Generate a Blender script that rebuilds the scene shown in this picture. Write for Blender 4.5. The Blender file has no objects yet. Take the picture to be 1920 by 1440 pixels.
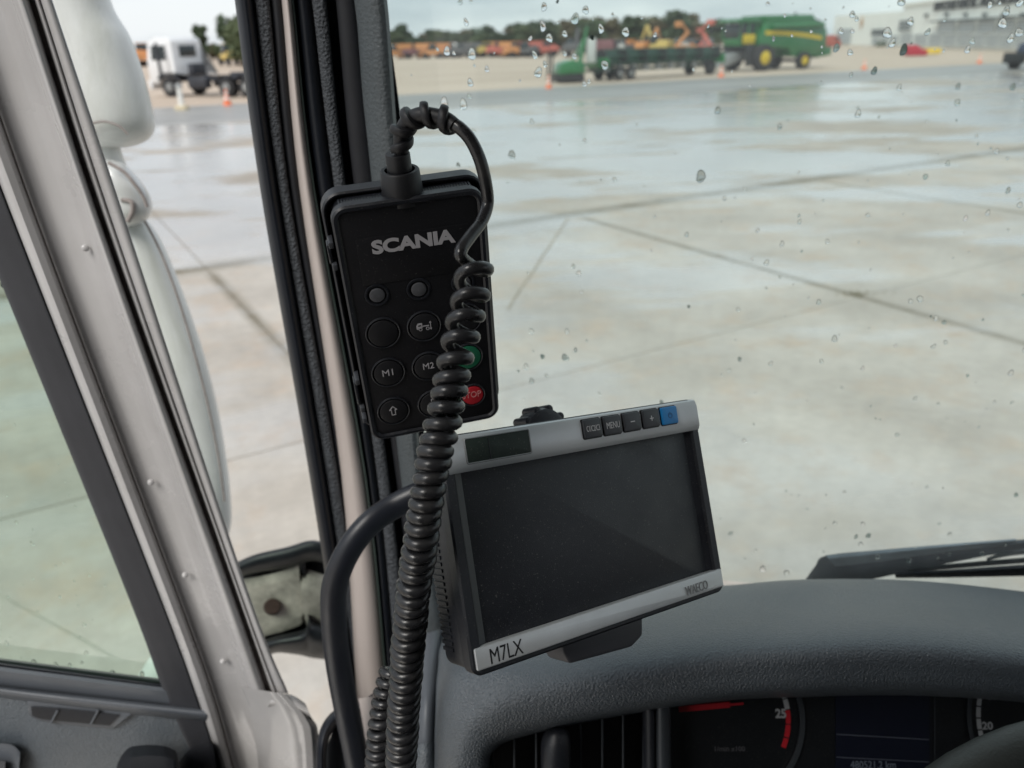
import bpy, bmesh, math, random
import numpy as np
from mathutils import Matrix, Vector
random.seed(7); np.random.seed(7)
S = bpy.context.scene
COL = S.collection

# ---------------------------------------------------------------- camera
F = 1478.0; H = 2.5
hs = -0.0204
roll = math.atan(hs)
PITCH = math.atan((720 - (97 + hs * 960)) * math.cos(roll) / F)
fw = np.array([0, math.cos(PITCH), -math.sin(PITCH)])
_r = np.array([1., 0, 0]); _u = np.cross(_r, fw)
RT = math.cos(-roll) * _r - math.sin(-roll) * _u
UP = math.sin(-roll) * _r + math.cos(-roll) * _u
CP = np.array([0, 0, H])
cd = bpy.data.cameras.new("camera"); cam = bpy.data.objects.new("camera", cd); COL.objects.link(cam)
cam.matrix_world = Matrix(((RT[0], UP[0], -fw[0], 0), (RT[1], UP[1], -fw[1], 0), (RT[2], UP[2], -fw[2], H), (0, 0, 0, 1)))
cd.sensor_width = 36; cd.lens = F / 1920 * 36
cd.clip_start = 0.02; cd.clip_end = 3000
cd.dof.use_dof = True; cd.dof.focus_distance = 0.47; cd.dof.aperture_fstop = 8.0
S.camera = cam

# ---------------------------------------------------------------- sky + sun (overcast)
W = bpy.data.worlds.new("World"); S.world = W; W.use_nodes = True
nt = W.node_tree; nt.nodes.clear()
def wn(t, **k):
    n = nt.nodes.new(t)
    for a, b in k.items(): setattr(n, a, b)
    return n
out = wn('ShaderNodeOutputWorld'); bg = wn('ShaderNodeBackground'); sky = wn('ShaderNodeTexSky')
sky.sky_type = 'NISHITA'; sky.sun_disc = False; sky.sun_elevation = math.radians(48); sky.sun_rotation = math.radians(215)
tc = wn('ShaderNodeTexCoord'); mp = wn('ShaderNodeMapping'); mp.inputs['Scale'].default_value = (1, 1, 4)
nz = wn('ShaderNodeTexNoise'); nz.inputs['Scale'].default_value = 2.6; nz.inputs['Detail'].default_value = 7; nz.inputs['Roughness'].default_value = .55
rp = wn('ShaderNodeValToRGB')
rp.color_ramp.elements[0].position = .32; rp.color_ramp.elements[0].color = (.50, .57, .65, 1)
rp.color_ramp.elements[1].position = .62; rp.color_ramp.elements[1].color = (.93, .97, 1.0, 1)
sc_ = wn('ShaderNodeVectorMath', operation='SCALE'); sc_.inputs['Scale'].default_value = 4.5
mx = wn('ShaderNodeMix', data_type='RGBA'); mx.inputs[0].default_value = .93
nt.links.new(tc.outputs['Generated'], mp.inputs[0]); nt.links.new(mp.outputs[0], nz.inputs['Vector'])
nt.links.new(nz.outputs[0], rp.inputs[0]); nt.links.new(rp.outputs[0], sc_.inputs[0])
nt.links.new(sky.outputs[0], mx.inputs[6]); nt.links.new(sc_.outputs[0], mx.inputs[7])
nt.links.new(mx.outputs[2], bg.inputs[0]); bg.inputs[1].default_value = 0.115
nt.links.new(bg.outputs[0], out.inputs[0])
sl = bpy.data.lights.new("sun", 'SUN'); sl.energy = 1.5; sl.angle = math.radians(30); sl.color = (1, .96, .9)
so = bpy.data.objects.new("sun", sl); COL.objects.link(so)
# sun behind-left of the truck
az = math.radians(215); el = math.radians(48)
sd = Vector((math.sin(az) * math.cos(el), math.cos(az) * math.cos(el), math.sin(el)))
so.rotation_euler = sd.to_track_quat('Z', 'Y').to_euler()
S.view_settings.view_transform = 'Standard'; S.view_settings.look = 'None'
S.view_settings.gamma = 1; S.view_settings.use_curve_mapping = False
S.view_settings.exposure = 0.92
S.cycles.max_bounces = 10; S.cycles.transparent_max_bounces = 16

# ---------------------------------------------------------------- helpers
def ray(x, y): return fw + RT * (x - 960) / F - UP * (y - 720) / F
def G(x, y, z=0.0):                    # ground point seen at a photo coordinate
    d = ray(x, y); return CP + d * ((z - H) / d[2])
def HY(x, y, Y):                       # point at a given forward distance
    d = ray(x, y); return CP + d * (Y / d[1])
def D(x, y, d): return CP + ray(x, y) * d
def cr(P, n, closed=False):            # catmull-rom resample of a list of points
    P = np.array(P, float); m = len(P); o = []
    segs = m if closed else m - 1
    for i in range(segs):
        if closed: a, b, c, d = P[(i - 1) % m], P[i], P[(i + 1) % m], P[(i + 2) % m]
        else: a, b, c, d = P[max(i - 1, 0)], P[i], P[i + 1], P[min(i + 2, m - 1)]
        for k in range(n):
            t = k / n
            o.append(.5 * ((2 * b) + (c - a) * t + (2 * a - 5 * b + 4 * c - d) * t * t + (3 * b - a - 3 * c + d) * t ** 3))
    if not closed: o.append(P[-1])
    return np.array(o)

ROOTM = {}
def obj(name, v, f, mat, parent=None, smooth=True, world=True, label=None, sharp=40):
    me = bpy.data.meshes.new(name)
    v = np.array(v, float)
    if parent is not None and world:
        Mi = INV[parent.name]
        v = v @ Mi[:3, :3].T + Mi[:3, 3]
    me.from_pydata([tuple(p) for p in v], [], [tuple(int(i) for i in q) for q in f])
    me.update()
    if smooth:
        me.polygons.foreach_set('use_smooth', [True] * len(me.polygons))
        me.set_sharp_from_angle(angle=math.radians(sharp))
    o = bpy.data.objects.new(name, me); COL.objects.link(o)
    if mat: me.materials.append(mat)
    if parent is not None: o.parent = parent
    if label: o['label'] = label
    INV[o.name] = INV[parent.name] if parent is not None else np.eye(4)
    return o
INV = {}
def bmobj(name, bm, mat, parent=None, smooth=True, label=None, sharp=40, world=False):
    bmesh.ops.recalc_face_normals(bm, faces=bm.faces)
    v = [tuple(a.co) for a in bm.verts]; bm.verts.index_update()
    f = [[a.index for a in q.verts] for q in bm.faces]; bm.free()
    return obj(name, v, f, mat, parent, smooth, world, label, sharp)
def root(name, label, cat, M=None, loc=None, rz=0, group=None, kind=None):
    o = bpy.data.objects.new(name, None); COL.objects.link(o)
    if M is None:
        M = Matrix.Translation(loc if loc is not None else (0, 0, 0)) @ Matrix.Rotation(rz, 4, 'Z')
    o.matrix_world = M; o.empty_display_size = .1
    INV[o.name] = np.array(M.inverted())
    tag(o, label, cat, group, kind); return o
def tag(o, label=None, cat=None, group=None, kind=None):
    if label: o['label'] = label
    if cat: o['category'] = cat
    if group: o['group'] = group
    if kind: o['kind'] = kind
    return o
def tree_copy(o, parent=None):
    c = o.copy(); COL.objects.link(c)
    if parent is not None: c.parent = parent
    for ch in o.children: tree_copy(ch, c)
    return c
# bmesh primitives -------------------------------------------------
def b_box(bm, c, s, R=None, bev=0):
    b2 = bmesh.new(); bmesh.ops.create_cube(b2, size=1)
    for v in b2.verts: v.co = Vector((v.co.x * s[0], v.co.y * s[1], v.co.z * s[2]))
    if bev: bmesh.ops.bevel(b2, geom=list(b2.edges), offset=bev, segments=2, profile=.5, affect='EDGES')
    return merge(bm, b2, Matrix.Translation(c) @ (R.to_4x4() if R is not None else Matrix()))
def merge(bm, b2, M):
    for v in b2.verts: v.co = M @ v.co
    vm = [bm.verts.new(v.co) for v in b2.verts]; b2.verts.index_update()
    for f in b2.faces:
        try: bm.faces.new([vm[v.index] for v in f.verts])
        except ValueError: pass
    b2.free(); return bm
def b_cyl(bm, a, b, r, r2=None, n=20, bev=0):
    a = Vector(a); b = Vector(b); b2 = bmesh.new(); L = (b - a).length
    bmesh.ops.create_cone(b2, cap_ends=True, segments=n, radius1=r, radius2=r if r2 is None else r2, depth=L)
    if bev:
        e = [e for e in b2.edges if abs(e.verts[0].co.z - e.verts[1].co.z) < 1e-7]
        bmesh.ops.bevel(b2, geom=e, offset=bev, segments=2, profile=.5, affect='EDGES')
    q = (b - a).to_track_quat('Z', 'Y')
    return merge(bm, b2, Matrix.Translation((a + b) / 2) @ q.to_matrix().to_4x4())
def box_o(name, c, s, mat, parent=None, bev=0, R=None, label=None):
    bm = b_box(bmesh.new(), c, s, R, bev); return bmobj(name, bm, mat, parent, label=label, smooth=bev > 0)
def cyl_o(name, a, b, r, mat, parent=None, r2=None, n=20, bev=0, label=None):
    return bmobj(name, b_cyl(bmesh.new(), a, b, r, r2, n, bev), mat, parent, label=label)
def prof_o(name, prof, y0, y1, mat, parent, bev=0, label=None):   # side profile (x,z) extruded along y
    bm = bmesh.new(); n = len(prof)
    A = [bm.verts.new((p[0], y0, p[1])) for p in prof]; B = [bm.verts.new((p[0], y1, p[1])) for p in prof]
    bm.faces.new(A); bm.faces.new(B[::-1])
    for i in range(n): bm.faces.new((A[i], B[i], B[(i + 1) % n], A[(i + 1) % n]))
    if bev: bmesh.ops.recalc_face_normals(bm, faces=bm.faces); bmesh.ops.bevel(bm, geom=list(bm.edges), offset=bev, segments=2, profile=.5, affect='EDGES')
    return bmobj(name, bm, mat, parent, label=label, smooth=bev > 0)
def grid_faces(nr, nc, closed=False, off=0):
    f = []
    for i in range(nr - 1):
        for j in range(nc if closed else nc - 1):
            k = (j + 1) % nc
            f.append((off + i * nc + j, off + i * nc + k, off + (i + 1) * nc + k, off + (i + 1) * nc + j))
    return f
def loft(name, rings, mat, parent=None, closed=True, caps=True, label=None, world=True, sharp=40):
    nr = len(rings); nc = len(rings[0]); v = np.concatenate(rings)
    f = grid_faces(nr, nc, closed)
    if caps and closed: f.append(tuple(range(nc))[::-1]); f.append(tuple(range((nr - 1) * nc, nr * nc)))
    o = obj(name, v, f, mat, parent, True, world, label, sharp)
    bm = bmesh.new(); bm.from_mesh(o.data); bmesh.ops.recalc_face_normals(bm, faces=bm.faces); bm.to_mesh(o.data); bm.free()
    return o
def frames(P):
    P = np.array(P); T = np.gradient(P, axis=0); T /= np.linalg.norm(T, axis=1)[:, None] + 1e-12
    n = np.cross(T[0], [.31, .9, .2]); n /= np.linalg.norm(n); N = []
    for t in T:
        n = n - t * (n @ t); n /= np.linalg.norm(n); N.append(n)
    N = np.array(N); return T, N, np.cross(T, N)
def tube(name, P, r, mat, parent=None, n=14, flat=1.0, label=None, world=True):
    P = np.array(P); T, N, B = frames(P); r = np.broadcast_to(r, (len(P),))
    rings = [P[i] + r[i] * (np.outer(np.cos(a_), N[i]) + flat * np.outer(np.sin(a_), B[i])) for i in range(len(P)) for a_ in [np.linspace(0, 2 * np.pi, n, endpoint=False)]]
    return loft(name, rings, mat, parent, label=label, world=world, sharp=60)
def ribbon(name, A, B, Y, mat, parent=None, bulge=.003, thick=.01, ns=10, label=None, prof=None, sub=6, back=True, sharp=35):
    # band between two traced edges at real distance Y (scalar or per row), with a rounded front and real thickness
    A = cr(A, sub); B = cr(B, sub); rings = []
    Y = cr([[q] for q in Y], sub)[:, 0] if hasattr(Y, '__len__') else np.full(len(A), Y)
    for a, b, y in zip(A, B, Y):
        ring = []
        for k in range(ns + 1):
            t = k / ns; s = math.sin(math.pi * t) ** .6 if prof is None else np.interp(t, [p[0] for p in prof], [p[1] for p in prof])
            ring.append(HY(*(a * (1 - t) + b * t), y - bulge * s))
        ring.append(HY(*b, y + thick)); ring.append(HY(*a, y + thick)); rings.append(np.array(ring))
    return loft(name, rings, mat, parent, label=label, sharp=sharp)
def rr(w, h, r, seg=5, cx=0, cy=0):
    o = []
    for k, (sx, sy) in enumerate(((1, 1), (-1, 1), (-1, -1), (1, -1))):
        for j in range(seg + 1):
            a = math.pi / 2 * (k + j / seg)
            o.append((cx + sx * (w / 2 - r) + r * math.cos(a), cy + sy * (h / 2 - r) + r * math.sin(a)))
    return o
def rprism(name, w, h, r, z0, z1, mat, parent, bev=.001, cx=0, cy=0, label=None, seg=6, back_bev=True):
    rings = []
    def R_(i, z): rings.append(np.array([(x, y, z) for x, y in rr(w - 2 * i, h - 2 * i, max(r - i, .0002), seg, cx, cy)]))
    if back_bev: R_(bev, z0); R_(bev * .3, z0 + bev * .3)
    R_(0, z0 + (bev if back_bev else 0)); R_(0, z1 - bev); R_(bev * .3, z1 - bev * .3); R_(bev, z1)
    return loft(name, rings, mat, parent, world=False, label=label)
def rring(name, w, h, r, t, z0, z1, mat, parent, bev=.0006, cx=0, cy=0, label=None, seg=6):
    # hollow rounded frame
    rings = []
    def R_(i, z): rings.append(np.array([(x, y, z) for x, y in rr(w - 2 * i, h - 2 * i, max(r - i, .0003), seg, cx, cy)]))
    R_(0, z0); R_(0, z1 - bev); R_(bev, z1); R_(t - bev, z1); R_(t, z1 - bev); R_(t, z0); R_(0, z0)
    return loft(name, rings, mat, parent, caps=False, world=False, label=label)
_tc = {}
def text_o(name, s, w, h, mat, parent, M=None, bold=0.0, depth=0.0002, label=None, world_M=None, shear=0, spacing=1):
    key = (s, bold, shear, spacing)
    if key not in _tc:
        c = bpy.data.curves.new("t", 'FONT'); c.body = s; c.offset = bold; c.extrude = .5; c.shear = shear; c.space_character = spacing
        c.resolution_u = 4
        t = bpy.data.objects.new("t", c); COL.objects.link(t)
        dg = bpy.context.evaluated_depsgraph_get(); me = bpy.data.meshes.new_from_object(t.evaluated_get(dg))
        v = np.array([p.co[:] for p in me.vertices]); f = [list(p.vertices) for p in me.polygons]
        bpy.data.objects.remove(t); bpy.data.curves.remove(c); bpy.data.meshes.remove(me); _tc[key] = (v, f)
    v, f = _tc[key]; v = v.copy(); mn = v.min(0); mxx = v.max(0)
    v = (v - (mn + mxx) / 2) / (mxx - mn) * np.array([w, h, depth])
    M = np.array(M if M is not None else Matrix())
    v = v @ M[:3, :3].T + M[:3, 3]
    return obj(name, v, f, mat, parent, smooth=False, world=False, label=label)
def polys_o(name, polys, z, mat, parent, depth=.0002, label=None):   # thin printed shapes in local xy
    v = []; f = []
    for P in polys:
        n = len(P); o = len(v)
        v += [(x, y, z + depth) for x, y in P] + [(x, y, z) for x, y in P]
        f.append(tuple(range(o, o + n)))
        for i in range(n): f.append((o + i, o + n + i, o + n + (i + 1) % n, o + (i + 1) % n))
    return obj(name, v, f, mat, parent, smooth=False, world=False, label=label)
def stroke(P, w, closed=False):   # quads along a polyline
    o = []; m = len(P)
    for i in range(m if closed else m - 1):
        a = np.array(P[i]); b = np.array(P[(i + 1) % m]); d = b - a; d /= np.linalg.norm(d); n = np.array([-d[1], d[0]]) * w / 2; e = d * w * .4
        o.append([tuple(a - n - e), tuple(b - n + e), tuple(b + n + e), tuple(a + n - e)])
    return o

# ---------------------------------------------------------------- materials
def mat(name, col, rough=.5, metal=0, var=0, vscale=5, bump=0, bscale=400, btype='NOISE', rvar=0, coat=0, spec=.5, dust=0, bdist=.001, aniso=None):
    m = bpy.data.materials.new(name); m.use_nodes = True; t = m.node_tree; p = t.nodes['Principled BSDF']
    p.inputs['Base Color'].default_value = (*col, 1); p.inputs['Roughness'].default_value = rough; p.inputs['Metallic'].default_value = metal
    p.inputs['Coat Weight'].default_value = coat; p.inputs['Specular IOR Level'].default_value = spec
    c = t.nodes.new('ShaderNodeTexCoord').outputs['Object']
    if aniso:
        mp = t.nodes.new('ShaderNodeMapping'); mp.inputs['Scale'].default_value = aniso; t.links.new(c, mp.inputs[0]); c = mp.outputs[0]
    if var or rvar or dust:
        n = t.nodes.new('ShaderNodeTexNoise'); n.inputs['Scale'].default_value = vscale; n.inputs['Detail'].default_value = 6; n.inputs['Roughness'].default_value = .65
        t.links.new(c, n.inputs['Vector'])
    if var:
        r = t.nodes.new('ShaderNodeValToRGB'); r.color_ramp.elements[0].position = .3; r.color_ramp.elements[1].position = .7
        r.color_ramp.elements[0].color = (*[max(0, q * (1 - var)) for q in col], 1); r.color_ramp.elements[1].color = (*[min(1, q * (1 + var)) for q in col], 1)
        t.links.new(n.outputs[0], r.inputs[0]); src = r.outputs[0]
        if dust:
            n2 = t.nodes.new('ShaderNodeTexNoise'); n2.inputs['Scale'].default_value = 900; n2.inputs['Detail'].default_value = 1
            t.links.new(c, n2.inputs['Vector'])
            r2 = t.nodes.new('ShaderNodeValToRGB'); r2.color_ramp.elements[0].position = .66; r2.color_ramp.elements[1].position = .8
            r2.color_ramp.elements[1].color = (dust, dust, dust, 1); t.links.new(n2.outputs[0], r2.inputs[0])
            mm = t.nodes.new('ShaderNodeMix'); mm.data_type = 'RGBA'; t.links.new(r2.outputs[0], mm.inputs[0]); t.links.new(src, mm.inputs[6]); mm.inputs[7].default_value = (.3, .28, .26, 1)
            src = mm.outputs[2]
        t.links.new(src, p.inputs['Base Color'])
    if rvar:
        mr = t.nodes.new('ShaderNodeMapRange'); mr.inputs[3].default_value = max(0, rough - rvar); mr.inputs[4].default_value = min(1, rough + rvar); mr.inputs[1].default_value = .3; mr.inputs[2].default_value = .7
        t.links.new(n.outputs[0], mr.inputs[0]); t.links.new(mr.outputs[0], p.inputs['Roughness'])
    if bump:
        if btype == 'VORONOI':
            b = t.nodes.new('ShaderNodeTexVoronoi'); b.inputs['Scale'].default_value = bscale; h = b.outputs['Distance']
        else:
            b = t.nodes.new('ShaderNodeTexNoise'); b.inputs['Scale'].default_value = bscale; b.inputs['Detail'].default_value = 2; h = b.outputs[0]
        t.links.new(c, b.inputs['Vector'])
        bp = t.nodes.new('ShaderNodeBump'); bp.inputs['Strength'].default_value = bump; bp.inputs['Distance'].default_value = bdist
        t.links.new(h, bp.inputs['Height']); t.links.new(bp.outputs[0], p.inputs['Normal'])
    return m
def pane_mat(name, tint, mist=.03, refl=1.0, mscale=3):
    m = bpy.data.materials.new(name); m.use_nodes = True; t = m.node_tree; t.nodes.clear()
    o = t.nodes.new('ShaderNodeOutputMaterial'); tr = t.nodes.new('ShaderNodeBsdfTransparent'); tr.inputs[0].default_value = (*tint, 1)
    gl = t.nodes.new('ShaderNodeBsdfGlossy'); gl.inputs['Roughness'].default_value = .01; gl.inputs[0].default_value = (refl, refl, refl, 1)
    fr = t.nodes.new('ShaderNodeFresnel'); ge = t.nodes.new('ShaderNodeNewGeometry'); io = t.nodes.new('ShaderNodeMapRange'); io.inputs[3].default_value = 1.45; io.inputs[4].default_value = 1 / 1.45; t.links.new(ge.outputs['Backfacing'], io.inputs[0]); t.links.new(io.outputs[0], fr.inputs[0])
    m1 = t.nodes.new('ShaderNodeMixShader'); t.links.new(fr.outputs[0], m1.inputs[0]); t.links.new(tr.outputs[0], m1.inputs[1]); t.links.new(gl.outputs[0], m1.inputs[2])
    df = t.nodes.new('ShaderNodeBsdfTranslucent'); df.inputs[0].default_value = (.85, .9, .9, 1)
    n = t.nodes.new('ShaderNodeTexNoise'); n.inputs['Scale'].default_value = mscale; n.inputs['Detail'].default_value = 8; n.inputs['Roughness'].default_value = .7
    c = t.nodes.new('ShaderNodeTexCoord'); t.links.new(c.outputs['Object'], n.inputs['Vector'])
    mr = t.nodes.new('ShaderNodeMapRange'); mr.inputs[1].default_value = .35; mr.inputs[2].default_value = .7; mr.inputs[3].default_value = mist * .4; mr.inputs[4].default_value = mist * 1.7
    t.links.new(n.outputs[0], mr.inputs[0])
    m2 = t.nodes.new('ShaderNodeMixShader'); t.links.new(mr.outputs[0], m2.inputs[0]); t.links.new(m1.outputs[0], m2.inputs[1]); t.links.new(df.outputs[0], m2.inputs[2])
    t.links.new(m2.outputs[0], o.inputs[0]); return m
M = {}
M['black'] = mat('black_plastic', (.011, .0125, .017), .42, bump=.12, bscale=1500, var=.25, vscale=40, rvar=.08, dust=.25)
M['black_matt'] = mat('black_matt_plastic', (.008, .009, .013), .6, bump=.15, bscale=1800, var=.2, vscale=60)
M['black_face'] = mat('membrane_black', (.0065, .0065, .0085), .62, bump=.08, bscale=2500, var=.2, vscale=60, spec=.3, dust=.12)
M['rubber'] = mat('black_rubber', (.008, .010, .015), .40, bump=.06, bscale=300, var=.2, vscale=20, rvar=.08, spec=.35)
M['rubber_fab'] = mat('flocked_grain_strip', (.075, .082, .092), .8, bump=.9, bscale=420, btype='VORONOI', bdist=.0022, var=.3, vscale=200, spec=.25)
M['cable'] = mat('cable_rubber', (.020, .020, .022), .30, bump=.05, bscale=600, var=.3, vscale=50, rvar=.1, dust=.12, spec=.55)
M['dash'] = mat('dash_grain_plastic', (.090, .106, .122), .36, bump=.7, bscale=620, var=.10, vscale=9, rvar=.05, bdist=.0028, dust=.05, spec=.75)
M['dash_smooth'] = mat('dash_smooth_plastic', (.085, .094, .108), .45, bump=.12, bscale=900, var=.1, vscale=12)
M['trim'] = mat('pillar_trim_plastic', (.075, .088, .095), .55, bump=.7, bscale=380, var=.12, vscale=12, bdist=.0018)
M['paint'] = mat('cab_paint_dusty', (.46, .45, .45), .28, var=.10, vscale=7, rvar=.1, coat=.35, bump=.03, bscale=60, dust=.2)
M['paint_in'] = mat('pillar_paint', (.52, .46, .43), .38, var=.1, vscale=14, rvar=.08, coat=.2, aniso=(1, 1, .15))
M['seam'] = mat('darker_seam_paint', (.30, .26, .245), .7, var=.3, vscale=60)  # darker paint tone for the frame groove, crease and shell seams
M['mirror_w'] = mat('mirror_white_shell', (.76, .78, .76), .33, var=.12, vscale=16, aniso=(1, 1, .35), rvar=.12, coat=.15, bump=.1, bscale=25, dust=.1)
M['handle'] = mat('handle_black', (.012, .014, .020), .38, bump=.1, bscale=1400, rvar=.06, vscale=30)
M['silver'] = mat('silver_paint', (.60, .62, .63), .38, metal=.35, var=.06, vscale=30, bump=.06, bscale=2500, dust=.06)
M['silver_dark'] = mat('embossed_silver', (.26, .27, .27), .4, metal=.4)
M['screen'] = mat('lcd_screen', (.022, .034, .027), .48, rvar=.06, vscale=14, var=.35, dust=.3, spec=.25)
def smudge(m, sc, stretch, lo, hi, col, fac):
    t = m.node_tree; p = t.nodes['Principled BSDF']; L = t.links.new; c = t.nodes.new('ShaderNodeTexCoord').outputs['Object']
    mp = t.nodes.new('ShaderNodeMapping'); mp.inputs['Scale'].default_value = stretch; L(c, mp.inputs[0])
    n = t.nodes.new('ShaderNodeTexNoise'); n.inputs['Scale'].default_value = sc; n.inputs['Detail'].default_value = 8; n.inputs['Roughness'].default_value = .7; n.inputs['Distortion'].default_value = .6; L(mp.outputs[0], n.inputs['Vector'])
    r = t.nodes.new('ShaderNodeMapRange'); r.inputs[1].default_value = lo; r.inputs[2].default_value = hi; r.inputs[3].default_value = 0; r.inputs[4].default_value = fac; L(n.outputs[0], r.inputs[0])
    x = t.nodes.new('ShaderNodeMix'); x.data_type = 'RGBA'; L(r.outputs[0], x.inputs[0]); x.inputs[7].default_value = (*col, 1)
    src = p.inputs['Base Color'].links
    if src: L(src[0].from_socket, x.inputs[6])
    else: x.inputs[6].default_value = p.inputs['Base Color'].default_value
    L(x.outputs[2], p.inputs['Base Color'])
smudge(M['screen'], 22, (1, 1, 1), .5, .75, (.06, .075, .066), .5)
smudge(M['mirror_w'], 14, (1, 1, .25), .5, .72, (.46, .48, .40), .5)
smudge(M['paint'], 9, (1, 1, .3), .52, .75, (.30, .28, .26), .4)
smudge(M['dash'], 7, (1, 1, 1), .5, .75, (.15, .155, .155), .35)
smudge(M['cable'], 60, (1, 1, 1), .5, .7, (.06, .057, .052), .5)
smudge(M['handle'], 12, (1, 1, .4), .5, .7, (.035, .035, .037), .5)
M['btn'] = mat('grey_button', (.045, .048, .055), .45, bump=.05, bscale=1500)
M['btn_blue'] = mat('blue_button', (.015, .24, .60), .42)
M['btn_black'] = mat('button_black', (.009, .009, .011), .5, bump=.05, bscale=1200, dust=.1)
M['led'] = mat('led_lens', (.085, .087, .095), .4, var=.2, vscale=200)
M['green_b'] = mat('green_button', (.01, .13, .065), .5)
M['red_b'] = mat('red_button', (.42, .012, .022), .5, var=.1, vscale=100)
M['print_w'] = mat('white_print', (.42, .41, .43), .6)
M['print_d'] = mat('grey_print', (.55, .55, .56), .6)
M['print_r'] = mat('red_text_print', (.62, .25, .25), .6)
M['print_k'] = mat('black_print', (.008, .008, .009), .5)
M['gasket'] = mat('glass_edge_dark', (.035, .05, .045), .4)
M['dirty_plate'] = mat('dirty_bracket_paint', (.46, .41, .37), .7, var=.45, vscale=28, bump=.5, bscale=60, bdist=.004)
M['rust'] = mat('rust_hole', (.05, .025, .02), .8, var=.4, vscale=90)
M['glass_ws'] = pane_mat('windscreen_glass', (.85, .94, .91), .075)
M['glass_door'] = pane_mat('door_glass', (.60, .74, .65), .03, 1)
M['gauge_red'] = mat('gauge_red', (.45, .01, .02), .5)
M['gauge_white'] = mat('gauge_white', (.38, .39, .40), .5)
M['cluster'] = mat('cluster_black', (.007, .008, .010), .3, dust=.2, var=.2, vscale=30)
M['lcd_blue'] = mat('cluster_display', (.006, .008, .019), .3)
M['bezel'] = mat('gauge_bezel', (.035, .04, .046), .35)
M['leather'] = mat('wheel_leather', (.045, .048, .043), .5, bump=.4, bscale=500, var=.15, vscale=20)
M['headliner'] = mat('headliner', (.18, .18, .18), .9, var=.1, vscale=20)
M['seat'] = mat('seat_fabric', (.04, .042, .05), .95, var=.2, vscale=60)
dm = bpy.data.materials.new('water_drop'); dm.use_nodes = True; t_ = dm.node_tree; t_.nodes.clear()
g_ = t_.nodes.new('ShaderNodeBsdfGlass'); g_.inputs['IOR'].default_value = 1.33; g_.inputs['Roughness'].default_value = 0
o_ = t_.nodes.new('ShaderNodeOutputMaterial'); t_.links.new(g_.outputs[0], o_.inputs[0]); M['drop'] = dm
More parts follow.
